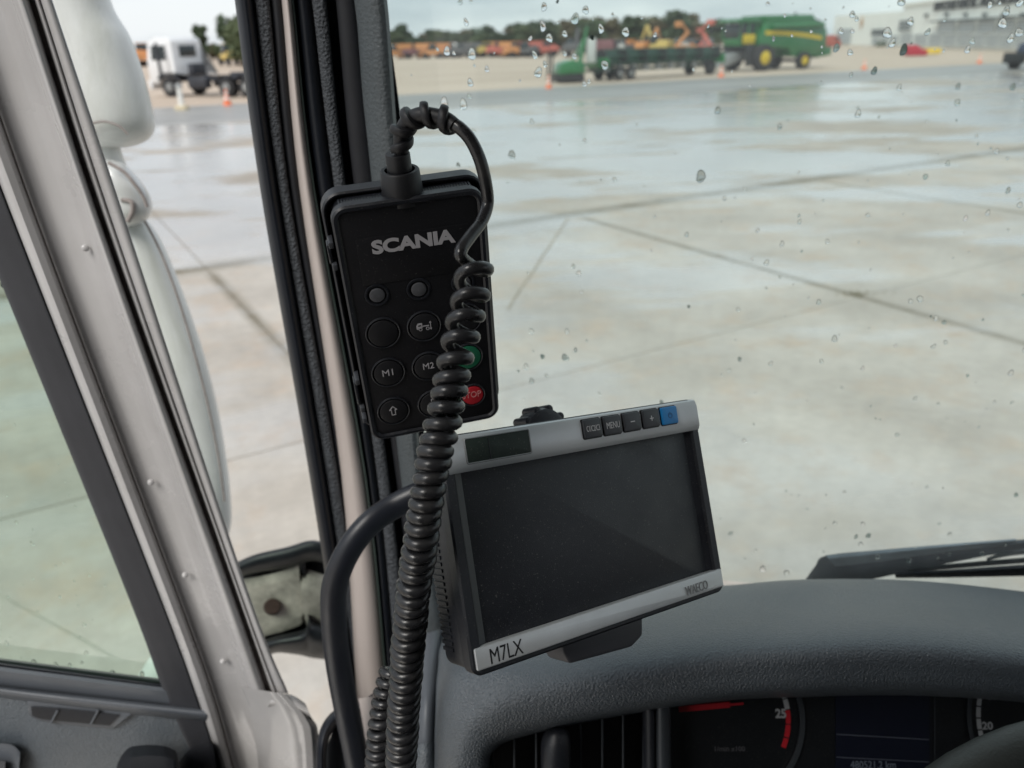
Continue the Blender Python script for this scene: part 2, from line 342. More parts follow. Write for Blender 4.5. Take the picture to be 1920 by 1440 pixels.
# ================================================================ GROUND
E1 = np.array([math.cos(math.radians(30.5)), math.sin(math.radians(30.5))]); E2 = np.array([-E1[1], E1[0]])   # slab grid axes
O0 = np.array([0.97, 12.36])
def gw(a, b, z=0): q = O0 + E1 * a + E2 * b; return (q[0], q[1], z)
def ground_mat(name, kind):
    m = bpy.data.materials.new(name); m.use_nodes = True; t = m.node_tree; L = t.links.new; p = t.nodes['Principled BSDF']
    geo = t.nodes.new('ShaderNodeNewGeometry'); pos = geo.outputs['Position']
    def noise(scale, det=6, rgh=.6, sc=None, rot=30.5):
        n = t.nodes.new('ShaderNodeTexNoise'); n.inputs['Scale'].default_value = scale; n.inputs['Detail'].default_value = det; n.inputs['Roughness'].default_value = rgh
        mp = t.nodes.new('ShaderNodeMapping'); mp.vector_type = 'TEXTURE'; mp.inputs['Rotation'].default_value = (0, 0, math.radians(rot)); mp.inputs['Scale'].default_value = sc or (1, 1, 1)
        L(pos, mp.inputs[0]); L(mp.outputs[0], n.inputs['Vector']); return n.outputs[0]
    def ramp(src, a, b, ca=(0, 0, 0), cb=(1, 1, 1)):
        r = t.nodes.new('ShaderNodeValToRGB'); r.color_ramp.elements[0].position = a; r.color_ramp.elements[1].position = b
        r.color_ramp.elements[0].color = (*ca, 1); r.color_ramp.elements[1].color = (*cb, 1); L(src, r.inputs[0]); return r.outputs[0]
    def mix(f, a, b, bt='MIX'):
        x = t.nodes.new('ShaderNodeMix'); x.data_type = 'RGBA'; x.blend_type = bt
        for i, q in ((0, f), (6, a), (7, b)):
            if isinstance(q, (int, float)): x.inputs[i].default_value = q
            elif isinstance(q, tuple): x.inputs[i].default_value = (*q, 1)
            else: L(q, x.inputs[i])
        return x.outputs[2]
    def maprange(src, a, b, c, d):
        r = t.nodes.new('ShaderNodeMapRange'); r.inputs[1].default_value = a; r.inputs[2].default_value = b; r.inputs[3].default_value = c; r.inputs[4].default_value = d; L(src, r.inputs[0]); return r.outputs[0]
    if kind == 'slab':
        base = ramp(noise(.55, 7, .62), .32, .70, (.36, .32, .272), (.56, .515, .455))
        stain = ramp(noise(1.7, 8, .7), .50, .72); base = mix(stain, base, (.46, .36, .27))
        fine = ramp(noise(9, 4, .7), .3, .7, (.88, .88, .88), (1.06, 1.06, 1.06)); base = mix(1.0, base, fine, 'MULTIPLY')
        wetn = noise(.33, 6, .58, (2.6, 1.0, 1), 5); wet2 = noise(1.1, 5, .6, (2.4, .8, 1), 5)
        add = t.nodes.new('ShaderNodeMath'); add.operation = 'MULTIPLY_ADD'; L(wet2, add.inputs[0]); add.inputs[1].default_value = .42; L(wetn, add.inputs[2])
        # the apron beyond the long joint lies lower and holds more water
        dq = t.nodes.new('ShaderNodeVectorMath'); dq.operation = 'SUBTRACT'; L(pos, dq.inputs[0]); dq.inputs[1].default_value = (O0[0], O0[1], 0)
        dd = t.nodes.new('ShaderNodeVectorMath'); dd.operation = 'DOT_PRODUCT'; L(dq.outputs[0], dd.inputs[0]); dd.inputs[1].default_value = (E2[0], E2[1], 0)
        far = maprange(dd.outputs['Value'], -.8, 1.5, 0, .062); ad2 = t.nodes.new('ShaderNodeMath'); ad2.operation = 'ADD'; L(add.outputs[0], ad2.inputs[0]); L(far, ad2.inputs[1])
        wet = ramp(ad2.outputs[0], .69, .765); damp = maprange(dd.outputs['Value'], -1.5, 2.5, 0, 1)
        base = mix(damp, base, mix(1.0, base, (.80, .77, .73), 'MULTIPLY'))
        base = mix(wet, base, mix(1.0, base, (1.0, 1.0, 1.0), 'MULTIPLY'))
        L(maprange(wet, 0, 1, .5, 1.0), p.inputs['Specular IOR Level'])
        oi = t.nodes.new('ShaderNodeObjectInfo'); vr = maprange(oi.outputs['Random'], 0, 1, .93, 1.05)
        cmb = t.nodes.new('ShaderNodeCombineColor'); [L(vr, cmb.inputs[i]) for i in range(3)]
        base = mix(1.0, base, cmb.outputs[0], 'MULTIPLY')
        # dirt collected along the slab joints
        sub = t.nodes.new('ShaderNodeVectorMath'); sub.operation = 'SUBTRACT'; L(pos, sub.inputs[0]); sub.inputs[1].default_value = (O0[0], O0[1], 0)
        fac = None
        for ax, per in ((E1, SA), (E2, SB)):
            dt = t.nodes.new('ShaderNodeVectorMath'); dt.operation = 'DOT_PRODUCT'; L(sub.outputs[0], dt.inputs[0]); dt.inputs[1].default_value = (ax[0], ax[1], 0)
            pp = t.nodes.new('ShaderNodeMath'); pp.operation = 'PINGPONG'; L(dt.outputs['Value'], pp.inputs[0]); pp.inputs[1].default_value = per / 2
            e = maprange(pp.outputs[0], .02, .34 if ax is E2 else .11, 1, 0)
            if ax is E2:
                fq0 = maprange(dt.outputs['Value'], -4.2, -.8, .12, 1.25); fq1 = maprange(dt.outputs['Value'], 1.0, 4.2, 1.0, .08)
                fm_ = t.nodes.new('ShaderNodeMath'); fm_.operation = 'MULTIPLY'; L(fq0, fm_.inputs[0]); L(fq1, fm_.inputs[1]); fq = fm_.outputs[0]
            else:
                fq = maprange(dd.outputs['Value'], -.6, .3, 1.0, .05)
            mq = t.nodes.new('ShaderNodeMath'); mq.operation = 'MULTIPLY'; L(e, mq.inputs[0]); L(fq, mq.inputs[1]); e = mq.outputs[0]
            if fac is None: fac = e
            else:
                mxm = t.nodes.new('ShaderNodeMath'); mxm.operation = 'MAXIMUM'; L(fac, mxm.inputs[0]); L(e, mxm.inputs[1]); fac = mxm.outputs[0]
        mu = t.nodes.new('ShaderNodeMath'); mu.operation = 'MULTIPLY'; L(fac, mu.inputs[0]); L(maprange(noise(2.2, 6, .7), .35, .65, .45, .95), mu.inputs[1])
        base = mix(mu.outputs[0], base, (.17, .145, .10))
        L(base, p.inputs['Base Color'])
        L(wet, p.inputs['Coat Weight']); p.inputs['Coat Roughness'].default_value = .16; p.inputs['Coat IOR'].default_value = 1.5; rg = maprange(wet, 0, 1, .52, .20); jn = t.nodes.new('ShaderNodeMath'); jn.operation = 'MAXIMUM'; L(rg, jn.inputs[0])
        jm = t.nodes.new('ShaderNodeMath'); jm.operation = 'MULTIPLY'; L(mu.outputs[0], jm.inputs[0]); jm.inputs[1].default_value = .75; L(jm.outputs[0], jn.inputs[1]); L(jn.outputs[0], p.inputs['Roughness'])
        bp = t.nodes.new('ShaderNodeBump'); bp.inputs['Strength'].default_value = .35; bp.inputs['Distance'].default_value = .01
        L(noise(5, 6, .65), bp.inputs['Height']); L(bp.outputs[0], p.inputs['Normal'])
    elif kind == 'asphalt':
        base = ramp(noise(.25, 5, .6, (6, 1, 1)), .35, .65, (.20, .195, .185), (.31, .30, .28))
        L(base, p.inputs['Base Color']); L(maprange(noise(.4, 5, .6, (5, 1, 1)), .35, .65, .55, .3), p.inputs['Roughness'])
    elif kind == 'gravel':
        base = ramp(noise(.12, 8, .65, (3, 1, 1)), .3, .7, (.42, .335, .26), (.56, .46, .37))
        fine = ramp(noise(4, 4, .7), .3, .7, (.86, .86, .86), (1.08, 1.08, 1.08)); base = mix(1.0, base, fine, 'MULTIPLY')
        L(base, p.inputs['Base Color']); p.inputs['Roughness'].default_value = .85
    else:
        base = ramp(noise(.05, 6, .6), .3, .7, (.10, .085, .06), (.2, .17, .12)); L(base, p.inputs['Base Color']); p.inputs['Roughness'].default_value = .9
    return m
SA, SB = 5.5, 5.25
mg_slab = ground_mat('wet_concrete', 'slab'); mg_as = ground_mat('asphalt', 'asphalt'); mg_gr = ground_mat('gravel', 'gravel'); mg_j = mat('joint_filler', (.27, .235, .185), .8, var=.3, vscale=6)
def sheet(name, a0, a1, b0, b1, z, m, label):
    o = obj(name, [gw(a0, b0, z), gw(a1, b0, z), gw(a1, b1, z), gw(a0, b1, z)], [(0, 1, 2, 3)], m, smooth=False); return tag(o, label, kind='structure')
sheet('ground', -1500, 1500, -1500, 1500, -.05, mg_gr, 'pale beige gravel yard reaching to the horizon')
sheet('road', -130, 150, 20.3, 31.2, -.012, mg_as, 'grey wet asphalt road strip between the concrete apron and the gravel')
ap = sheet('concrete_apron', -90, 120, -32, 20.3, -.016, mg_j, 'wet pale concrete yard of large square slabs')
slab_me = None
for i in range(-11, 17):
    for j in range(-5, 4):
        if slab_me is None:
            g = .006; bm = b_box(bmesh.new(), (0, 0, -.0095), (SA - 2 * g, SB - 2 * g, .019), None, .004)
            o = bmobj('concrete_slab', bm, mg_slab, ap, smooth=False); slab_me = o.data
        else:
            o = bpy.data.objects.new('concrete_slab', slab_me); COL.objects.link(o); o.parent = ap
        b1 = (j + .5) * SB
        o.location = gw((i + .5) * SA, b1 - (.0 if j < 3 else 0), 0.0 + random.uniform(-.001, .001)); o.rotation_euler = (random.uniform(-.0004, .0004), random.uniform(-.0004, .0004), math.radians(30.5))
# saw cut crack crossing one slab
p0 = G(1066, 408); p1 = G(952, 580); dv = (p1 - p0)[:2]; dv /= np.linalg.norm(dv); nv = np.array([-dv[1], dv[0]]) * .013
pts = []; n = 14
for k in range(n + 1):
    q = p0 + (p1 - p0) * k / n + np.array([*(nv * random.uniform(-.5, .5)), 0])
    pts += [(q[0] - nv[0], q[1] - nv[1], .0035), (q[0] + nv[0], q[1] + nv[1], .0035)]
tag(obj('slab_crack', pts, [(2 * k, 2 * k + 1, 2 * k + 3, 2 * k + 2) for k in range(n)], mat('crack_filler', (.3, .26, .2), .7, var=.3, vscale=4), ap, smooth=False, label='dark crack running across a concrete slab'))
# weeds at the joint crossing
wm = mat('dry_weed', (.16, .14, .07), .8, var=.4, vscale=40); wv = []; wf = []
wc = G(1606, 552)
for k in range(160):
    a = random.uniform(0, 6.28); r = abs(random.gauss(0, .09)); x = wc[0] + math.cos(a) * r * 1.7; y = wc[1] + math.sin(a) * r * .8; hh = random.uniform(.01, .045); o = len(wv)
    b = random.uniform(0, 6.28); wv += [(x, y, -.01), (x + .008 * math.cos(b), y + .008 * math.sin(b), -.01), (x + random.uniform(-.03, .03), y + random.uniform(-.03, .03), hh)]; wf.append((o, o + 1, o + 2))
tag(obj('weeds', wv, wf, wm, smooth=False), 'small tuft of dry brown weeds at a slab joint crossing', 'weeds', kind='stuff')

# ================================================================ TREES
leafs = [mat('leaves_dark', (.07, .10, .055), .8, var=.5, vscale=.8), mat('leaves_mid', (.105, .135, .07), .8, var=.4, vscale=.8), mat('leaves_autumn', (.15, .13, .075), .8, var=.4, vscale=.8)]
bark = mat('bark', (.09, .07, .05), .9, var=.3, vscale=8)
def crown_mesh(seed, w=3.2, h=5, n=2600, size=.34):
    rnd = random.Random(seed); v = []; f = []
    cl = [(rnd.uniform(-w * .62, w * .62), rnd.uniform(-w * .62, w * .62), rnd.uniform(.05, .95) * h, rnd.uniform(.28, .5) * w) for _ in range(15)]
    for k in range(n):
        c = rnd.choice(cl); sh = 1 - .45 * abs(c[2] / h - .4)
        d = Vector((rnd.gauss(0, 1), rnd.gauss(0, 1), rnd.gauss(0, 1))).normalized() * c[3] * rnd.uniform(.5, 1.08)
        p = Vector((c[0] * sh, c[1] * sh, c[2])) + Vector((d.x, d.y, d.z * .8)); o = len(v)
        a = Vector((rnd.gauss(0, 1), rnd.gauss(0, 1), rnd.gauss(0, 1))).normalized() * size * rnd.uniform(.5, 1.2)
        b = a.cross(Vector((rnd.gauss(0, 1), rnd.gauss(0, 1), rnd.gauss(0, 1))).normalized())
        v += [tuple(p - a), tuple(p + b), tuple(p + a), tuple(p - b)]; f.append((o, o + 1, o + 2, o + 3))
    return v, f
crowns = []; trunks = []
for s in range(4):
    v, f = crown_mesh(s + 3, w=[3.2, 2.7, 3.6, 2.2][s], h=[5, 6, 4.6, 6.5][s])
    me = bpy.data.meshes.new('crown'); me.from_pydata(v, [], f); me.update(); crowns.append(me)
bmt = bmesh.new(); b_cyl(bmt, (0, 0, 0), (.1, 0, 3.6), .24, .13, 8)
for a in range(5): b_cyl(bmt, (.07, 0, 2.2 + a * .25), (1.3 * math.cos(a * 1.3), 1.3 * math.sin(a * 1.3), 4.4 + .2 * a), .09, .03, 6)
tme = bpy.data.meshes.new('trunk'); bmt.to_mesh(tme); bmt.free(); tme.materials.append(bark)
crown_by = {}
def tree(p, s, variety, label, leaf):
    t = root('tree', label, 'tree', loc=(p[0], p[1], -.05), rz=random.uniform(0, 6), group='trees behind the yard')
    key = (variety, leaf)
    if key not in crown_by:
        me = crowns[variety].copy(); me.materials.append(leafs[leaf]); crown_by[key] = me
    for nme, me, z in (('trunk', tme, 0), ('crown', crown_by[key], 1.6)):
        o = bpy.data.objects.new(nme, me); COL.objects.link(o); o.parent = t; o.location = (0, 0, z)
    t.scale = (s, s, s * random.uniform(.9, 1.1)); return t
kinds = ['dark green', 'mid green', 'brownish autumn']
def treat(px, py_top, Y, leaf, lab, v=None, sw=1.0):
    # tree standing on the ground at distance Y, tall enough that its top reaches the height it has
    top = HY(px, py_top, Y); hgt = top[2]
    t = tree((top[0], Y), hgt / 7.4, v if v is not None else random.randrange(4), lab, leaf); t.scale.x *= sw; t.scale.y *= sw
ORD = ['first', 'second', 'third', 'fourth', 'fifth', 'sixth', 'seventh', 'eighth', 'ninth', 'tenth', 'eleventh', 'twelfth', 'thirteenth', 'fourteenth', 'fifteenth', 'sixteenth', 'seventeenth', 'eighteenth', 'nineteenth', 'twentieth']
ORD += ['twenty-' + o for o in ORD[:9]] + ['thirtieth'] + ['thirty-' + o for o in ORD[:9]] + ['fortieth'] + ['forty-' + o for o in ORD[:9]]
skyl = [(735, 48), (752, 50), (775, 64), (800, 62), (812, 58), (850, 58), (880, 46), (905, 54), (930, 54), (965, 50), (987, 38), (1010, 46), (1035, 46), (1060, 42), (1082, 34), (1110, 38), (1135, 34), (1160, 36), (1206, 30), (1235, 32), (1278, 29), (1318, 36), (1345, 38), (1375, 50)]
for k in range(46):
    x = 738 + k * 13.6; l = (1, 0, 1, 0, 2, 0)[k % 6] if x < 1000 else (2, 1, 2, 0, 1, 2)[k % 6]
    y = np.interp(x, [p[0] for p in skyl], [p[1] for p in skyl]) + (0 if k % 2 else 5) + random.uniform(-1, 2)
    treat(x, y, 205 + (k % 3) * 9 + random.uniform(-4, 4), l, '%s tree, %s from the black pillar in the far tree line' % (kinds[l], ORD[k]), sw=1.35)
for x, y, Y, l, lab in ((375, 55, 150, 0, 'round dark tree rising just behind the white truck cab'), (290, 76, 170, 2, 'low bare brownish tree left of the white truck cab'), (440, 30, 120, 0, 'tall loose tree half hidden by the pillar, right of the white truck'), (462, 10, 115, 1, 'tallest green tree, mostly behind the black pillar seals')):
    treat(x, y, Y, l, lab)
for k, x in enumerate((340, 365, 392, 405, 418, 432, 446, 465, 488)):
    treat(x, 84 - (k % 3) * 3, 175 + (k % 4) * 6, k % 3, 'low %s tree, %s from the left in the hedge row behind the white truck' % (kinds[k % 3], ORD[k]), sw=1.7)
# ================================================================ AUCTION BUILDING
bw = mat('white_cladding', (.80, .81, .77), .6, var=.05, vscale=.4); bgl = mat('building_glass', (.16, .2, .23), .15, var=.3, vscale=.5); bfr = mat('window_bars_white', (.62, .64, .64), .5)
pgl = mat('pale_glass', (.40, .45, .48), .25, var=.1, vscale=.4)
bdk = mat('dark_trim', (.07, .085, .09), .5); bsh = mat('roller_door_grey', (.38, .41, .42), .6, var=.1); sgn = mat('sign_letters_charcoal', (.025, .027, .03), .5)
FP0 = G(1683, 87.5); FP1 = G(1985, 97); fu = (FP1 - FP0); fu[2] = 0; FL = np.linalg.norm(fu); fu /= FL; fn = np.array([fu[1], -fu[0], 0])
brz = math.atan2(fu[1], fu[0])
bld = root('auction_building', 'large white auction hall with black sign letters and barred doors', 'building', loc=(FP0[0], FP0[1], 0), rz=brz)
def FW(px, py):                       # facade coordinates of a photo point
    d = ray(px, py); t = ((FP0 - CP) @ fn) / (d @ fn); q = CP + d * t; return (q - FP0) @ fu, q[2]
def frect(name, x0, y0, x1, y1, m, dy=-.05, th=.1, par=bld, label=None):
    u0, za = FW(x0, (y0 + y1) / 2); u1, _ = FW(x1, (y0 + y1) / 2); xm = (x0 + x1) / 2
    _, z1 = FW(xm, y0); _, z0 = FW(xm, y1)
    return box_o(name, ((u0 + u1) / 2, dy - th / 2 + .05, (z0 + z1) / 2), (u1 - u0, th, z1 - z0), m, par, label=label), (u0, u1, z0, z1)
u_top = FW(1683, 8)[1]
DEP = 45
box_o('wall', (45, DEP / 2, u_top / 2), (90, DEP, u_top), bw, bld)
box_o('parapet', (45, -.12, u_top - .25), (90.6, .5, .5), bw, bld)
zl = FW(1620, 27)[1]; ul = FW(1560, 60)[0]
prof = [(ul, 0), (0, 0), (0, FW(1682, 22)[1]), (ul, FW(1560, 30)[1])]
bm = bmesh.new()
A = [bm.verts.new((x, .3, z)) for x, z in prof]; B = [bm.verts.new((x, DEP, z)) for x, z in prof]; bm.faces.new(A); bm.faces.new(B[::-1])
for i in range(4): bm.faces.new((A[i], B[i], B[(i + 1) % 4], A[(i + 1) % 4]))
bmobj('wing_wall', bm, bw, bld, smooth=False)
def barred(x0, y0, x1, y1, nx, ny, glassm=bgl, dy=-.1):
    w, (u0, u1, z0, z1) = frect('window', x0, y0, x1, y1, glassm, dy=dy)
    bm = bmesh.new()
    for i in range(nx + 1): b_box(bm, (u0 + (u1 - u0) * i / nx, dy - .12, (z0 + z1) / 2), (.16, .12, z1 - z0))
    for i in range(ny + 1): b_box(bm, ((u0 + u1) / 2, dy - .11, z0 + (z1 - z0) * i / ny), (u1 - u0, .1, .14))
    bmobj('window_bars', bm, bfr, w, smooth=False)
barred(1687, 38, 1711, 58, 1, 3, bdk)
for k in range(6):
    x = 1762 + k * 37; barred(x, 37 - k * .5, x + 31, 60, 1, 4, pgl)
for k in range(10):
    x = 1690 + k * 27; barred(x, 64 + k * .25, x + 23, 83 + k * .6, 1, 5, bsh)
frect('canopy', 1757, 32, 1990, 35.5, bdk, dy=-.4, th=.9)
for k in range(6): frect('wall_lamp', 1776 + k * 36, 24, 1780 + k * 36, 30, bdk, dy=-.2, th=.4)
frect('wall_lamp', 1738, 26, 1742, 32, bdk, dy=-.2, th=.4)
frect('wing_door', 1570, 54, 1594, 82, bsh, dy=.2, th=.2)
frect('wing_door', 1633, 55, 1660, 67, bdk, dy=.2, th=.2)
for k in range(3): barred(1634 + k * 17, 67, 1648 + k * 17, 83, 1, 4, bsh, dy=.2)
tan = mat('sign_tan', (.48, .30, .17), .6)
u_, z_ = FW(1614, 43); s_ = .5 * abs(FW(1614, 30)[1] - FW(1614, 56)[1])
star = [(math.sin(a * math.pi / 4) * s_ * (1 if a % 2 == 0 else .62), math.cos(a * math.pi / 4) * s_ * (1 if a % 2 == 0 else .62)) for a in range(8)]
v = [(u_ + a, .12, z_ + b) for a, b in star] + [(u_ + a, .25, z_ + b) for a, b in star]
obj('emblem', v, [tuple(range(8))] + [(i, i + 8, (i + 1) % 8 + 8, (i + 1) % 8) for i in range(8)], tan, bld, smooth=False, world=False, label='small tan star-shaped emblem above the wing doors')
u0, z0 = FW(1752, 21); u1, z1 = FW(1752, 4.5)
ht = z1 - z0
ue = FW(1921, 12)[0]; lw = (ue - u0) / 21.5 * 24
text_o('sign_lettering', 'RITCHIE BROS. AUCTIONEERS', lw, ht, sgn, bld, Matrix.Translation((u0 + lw / 2, -.2, (z0 + z1) / 2)) @ Matrix.Rotation(math.pi / 2, 4, 'X'), bold=.045, depth=.15)
# green banner and hedges at the foot of the wall
gbn = mat('banner_green', (.03, .16, .06), .6); hedge = leafs[0]
q = G(1614, 85); r_ = root('banner', 'small green banner standing before the white wing of the auction hall', 'banner', loc=q, rz=brz)
box_o('panel', (0, 0, 1.3), (2.9, .08, 1.9), gbn, r_); [box_o('post', (s * 1.4, 0, .9), (.08, .1, 1.8), bdk, r_) for s in (-1, 1)]
def hedge_o(px0, px1, py, hh, lab):
    a = G(px0, py); b = G(px1, py); rnd = random.Random(px0); v = []; f = []
    L_ = np.linalg.norm(b - a); ux = (b - a) / L_
    for k in range(int(200 * L_ / 3)):
        c = a + ux * rnd.uniform(0, L_) + np.array([0, rnd.uniform(-.5, .5), rnd.uniform(.05, hh) * rnd.uniform(.7, 1)]); o = len(v)
        for q_ in range(3): v.append(tuple(c + np.array([rnd.gauss(0, .13), rnd.gauss(0, .13), rnd.gauss(0, .13)])))
        f.append((o, o + 1, o + 2))
    o = obj('hedge', v, f, hedge, smooth=False); tag(o, lab, 'hedge', 'hedges at the foot of the auction hall')
hedge_o(1642, 1660, 88, 1.2, 'short clipped green hedge under the white wing, left of the red machine')
hedge_o(1740, 1772, 87, 1.0, 'low long green hedge just above the yellow implement')
hedge_o(1774, 1786, 88, 1.8, 'taller dark green bush at the right end of the low hedge')

# ================================================================ VEHICLES
jg = mat('combine_green', (.018, .15, .045), .3, coat=.4, var=.12, vscale=1.5); jgd = mat('header_dark_green', (.02, .065, .045), .45, var=.25, vscale=2); jy = mat('farm_yellow', (.62, .45, .02), .4)
jb = mat('dark_machine_parts', (.02, .022, .024), .6, var=.3, vscale=3); tyre = mat('tyre', (.018, .018, .02), .75, bump=.3, bscale=12, bdist=.02); vgl = mat('vehicle_glass', (.03, .04, .045), .1); gry = mat('grey_steel', (.3, .31, .31), .5, metal=.3)
def wheel(par, x, y, r, w, rim, side=1, name='wheel', rr_=.58):
    t = cyl_o(name, (x, y - w / 2, r), (x, y + w / 2, r), r, tyre, par, n=28, bev=w * .12)
    e = y + side * (w / 2)
    cyl_o('rim', (x, e - side * .05, r), (x, e + side * .02, r), r * rr_, rim, t, r2=r * rr_ * .85, n=20)
    cyl_o('hub', (x, e, r), (x, e + side * .09, r), r * .18, rim, t, n=10)
    return t
def place(pA, pB, mid=None):          # root location and heading from two ground points (A rear, B front)
    d = pB - pA; return math.atan2(d[1], d[0])
# combine harvester
cA = G(1424, 132); th = math.radians(180 + 27)
h = np.array([math.cos(th), math.sin(th)]); l = np.array([-h[1], h[0]])
cpos = np.array([cA[0], cA[1]]) - h * 1.2 - l * 1.55
cb = root('combine_harvester', 'big green combine harvester with yellow stripe and yellow wheel rims on the gravel', 'combine harvester', loc=(cpos[0], cpos[1], -.05), rz=th)
prof_o('body', [(1.2, 1.35), (1.4, 2.2), (.9, 3.55), (-5.2, 3.55), (-5.9, 2.9), (-6.0, 1.5), (-4.9, 1.0), (-2.3, .95), (-1.9, 1.6), (-.2, 1.7), (.3, 1.5)], -1.45, 1.45, jg, cb, bev=.1)
prof_o('grain_tank', [(.8, 3.5), (.9, 4.05), (-4.2, 4.1), (-4.8, 3.5)], -1.35, 1.35, jg, cb, bev=.06)
prof_o('engine_cover', [(-4.7, 3.4), (-4.9, 3.75), (-5.7, 3.5), (-5.8, 3.1)], -1.2, 1.2, jb, cb, bev=.05)
for s in (-1, 1):
    xs = np.linspace(.9, -5.3, 14); bm = bmesh.new(); top = []; bot = []
    for x in xs:
        c = 2.78 - .012 * (x - .9) ** 2; top.append(bm.verts.new((x, s * 1.47, c + .16))); bot.append(bm.verts.new((x, s * 1.47, c - .14)))
    for i in range(13): bm.faces.new((top[i], top[i + 1], bot[i + 1], bot[i]))
    g0 = list(bm.faces); ex = bmesh.ops.extrude_face_region(bm, geom=g0); [setattr(v_, 'co', v_.co + Vector((0, s * .02, 0))) for v_ in ex['geom'] if isinstance(v_, bmesh.types.BMVert)]
    bmobj('stripe', bm, jy, cb, smooth=False)
prof_o('cab_glass', [(1.6, 2.3), (2.9, 2.35), (3.1, 2.9), (3.0, 3.5), (1.5, 3.5)], -.95, .95, vgl, cb, bev=.08)
prof_o('cab_roof', [(1.0, 3.55), (3.45, 3.55), (3.5, 3.72), (3.2, 3.85), (1.1, 3.85)], -1.2, 1.2, jg, cb, bev=.06)
for s in (-1, 1):
    for x in (1.42, 2.2, 2.95): box_o('cab_pillar', (x, s * .98, 2.95), (.2, .12, 1.2), jg, cb)
box_o('front_platform', (2.1, 0, 1.78), (2.2, 2.8, .16), jb, cb, .03)
prof_o('cab_base', [(1.3, 1.8), (2.9, 1.8), (3.0, 2.4), (1.3, 2.45)], -1.0, 1.0, jg, cb, bev=.06)
box_o('yellow_panel', (2.2, 1.12, 2.35), (1.2, .14, .7), jy, cb, .04)
prof_o('feeder_house', [(1.2, 1.2), (1.2, 1.9), (4.6, .95), (4.7, .35), (4.2, .3)], -.75, .75, gry, cb, bev=.05)
box_o('ladder', (2.6, 1.7, 1.2), (.6, .12, 1.6), jb, cb, .02)
cyl_o('unloading_auger', (.4, 1.65, 3.2), (-5.2, 1.62, 3.35), .17, jg, cb)
cyl_o('exhaust_stack', (-4.2, -.6, 3.4), (-4.2, -.6, 4.3), .09, jb, cb)
for s in (-1, 1):
    wheel(cb, 1.2, s * 1.75, .98, .7, jy, s); wheel(cb, -3.4, s * 1.55, .66, .5, jy, s)
    cyl_o('mirror_arm', (3.1, s * 1.1, 3.3), (3.6, s * 1.75, 3.2), .035, jb, cb, n=8); box_o('mirror', (3.62, s * 1.8, 3.0), (.08, .28, .5), jb, cb, .02)
box_o('rear_axle', (-3.4, 0, .66), (.25, 2.6, .25), jb, cb); box_o('front_axle', (1.2, 0, 1.0), (.5, 2.8, .5), jb, cb)
prof_o('straw_chopper', [(-5.0, 1.9), (-6.9, 1.6), (-7.0, 1.0), (-5.2, .8)], -1.2, 1.2, jg, cb, bev=.06)
# cutter header on its trailer
hA = G(1106, 151); hB = G(1322, 137.5); th = place(hA, hB); hl = np.linalg.norm((hB - hA)[:2])
tr = root('header_trailer', 'long low trailer with grey wheels carrying the green cutter header', 'trailer', loc=(hA[0], hA[1], -.05), rz=th)
hd = root('cutter_header', 'long dark green combine cutter header with reel, lying on its trailer', 'combine header', loc=(hA[0], hA[1], .82), rz=th); hd.scale = (1, 1, .88)
for s in (-1, 1): box_o('rail', (hl / 2, s * .5, .62), (hl + .6, .1, .14), jgd, tr)
for k in range(6): box_o('cross_beam', (.5 + k * (hl - 1) / 5, 0, .74), (.12, 1.3, .1), jgd, tr)
for x in (1.5, 2.6): [wheel(tr, x + .3, s * .95, .42, .25, gry, s) for s in (-1, 1)]
for s in (-1, 1): wheel(tr, hl - .7, s * .95, .52, .3, jb, s)
box_o('drawbar', (hl + .5, 0, .6), (1.6, .12, .12), jg, tr)
prof_y = [(-.6, 0), (.85, .0), (.9, .25), (.1, .3), (-.1, 1.1), (-.35, 1.15), (-.65, .4)]
bm = bmesh.new(); A = [bm.verts.new((0, y, z)) for y, z in prof_y]; B = [bm.verts.new((hl, y, z)) for y, z in prof_y]; bm.faces.new(A); bm.faces.new(B[::-1])
for i in range(len(A)): bm.faces.new((A[i], B[i], B[(i + 1) % len(A)], A[(i + 1) % len(A)]))
bmobj('header_frame', bm, jgd, hd, smooth=False)
cyl_o('reel_shaft', (0, -.9, .75), (hl, -.9, .75), .1, jgd, hd)
for k in range(6):
    a = k * math.pi / 3; cyl_o('reel_bat', (.1, -.9 + .5 * math.cos(a), .75 + .5 * math.sin(a)), (hl - .1, -.9 + .5 * math.cos(a), .75 + .5 * math.sin(a)), .045, jgd, hd, n=8)
for k in range(7):
    x = .1 + k * (hl - .2) / 6; bmobj('reel_disc', b_cyl(bmesh.new(), (x - .04, -.9, .75), (x + .04, -.9, .75), .52, n=6), jb, hd, smooth=False)
for k in range(9): cyl_o('float_wheel', (.9 + k * (hl - 1.8) / 8, -.7, -.12), (.9 + k * (hl - 1.8) / 8, -.5, -.12), .26, gry, hd, n=14)
for x in (0, hl): box_o('end_divider', (x, -.75, .3), (.12, 1.9, .7), jg, hd, .05)
# green implement with mast at the left end
q = G(1066, 154); im = root('green_implement', 'bright green implement with a leaning mast at the left end of the header trailer', 'farm implement', loc=(q[0], q[1], -.05), rz=.25)
prof_o('hopper', [(-.85, .55), (-.7, 1.2), (0, 1.4), (.8, 1.25), (.9, .6)], -.8, .8, jg, im, bev=.08)
box_o('base', (0, 0, .32), (1.7, 1.5, .5), jb, im, .06)
cyl_o('mast', (.7, 0, .9), (1.25, .1, 3.3), .16, jg, im, r2=.09); cyl_o('mast_brace', (.2, 0, 1.2), (1.05, .1, 2.6), .07, jg, im)
box_o('white_tank', (1.55, .1, 1.9), (.55, .6, 1.5), mat('tank_pale', (.5, .52, .5), .5), im, .12)
for s in (-1, 1): cyl_o('support_leg', (-1.3, s * .4, 0), (-1.2, s * .4, 2.0), .07, jb, im)
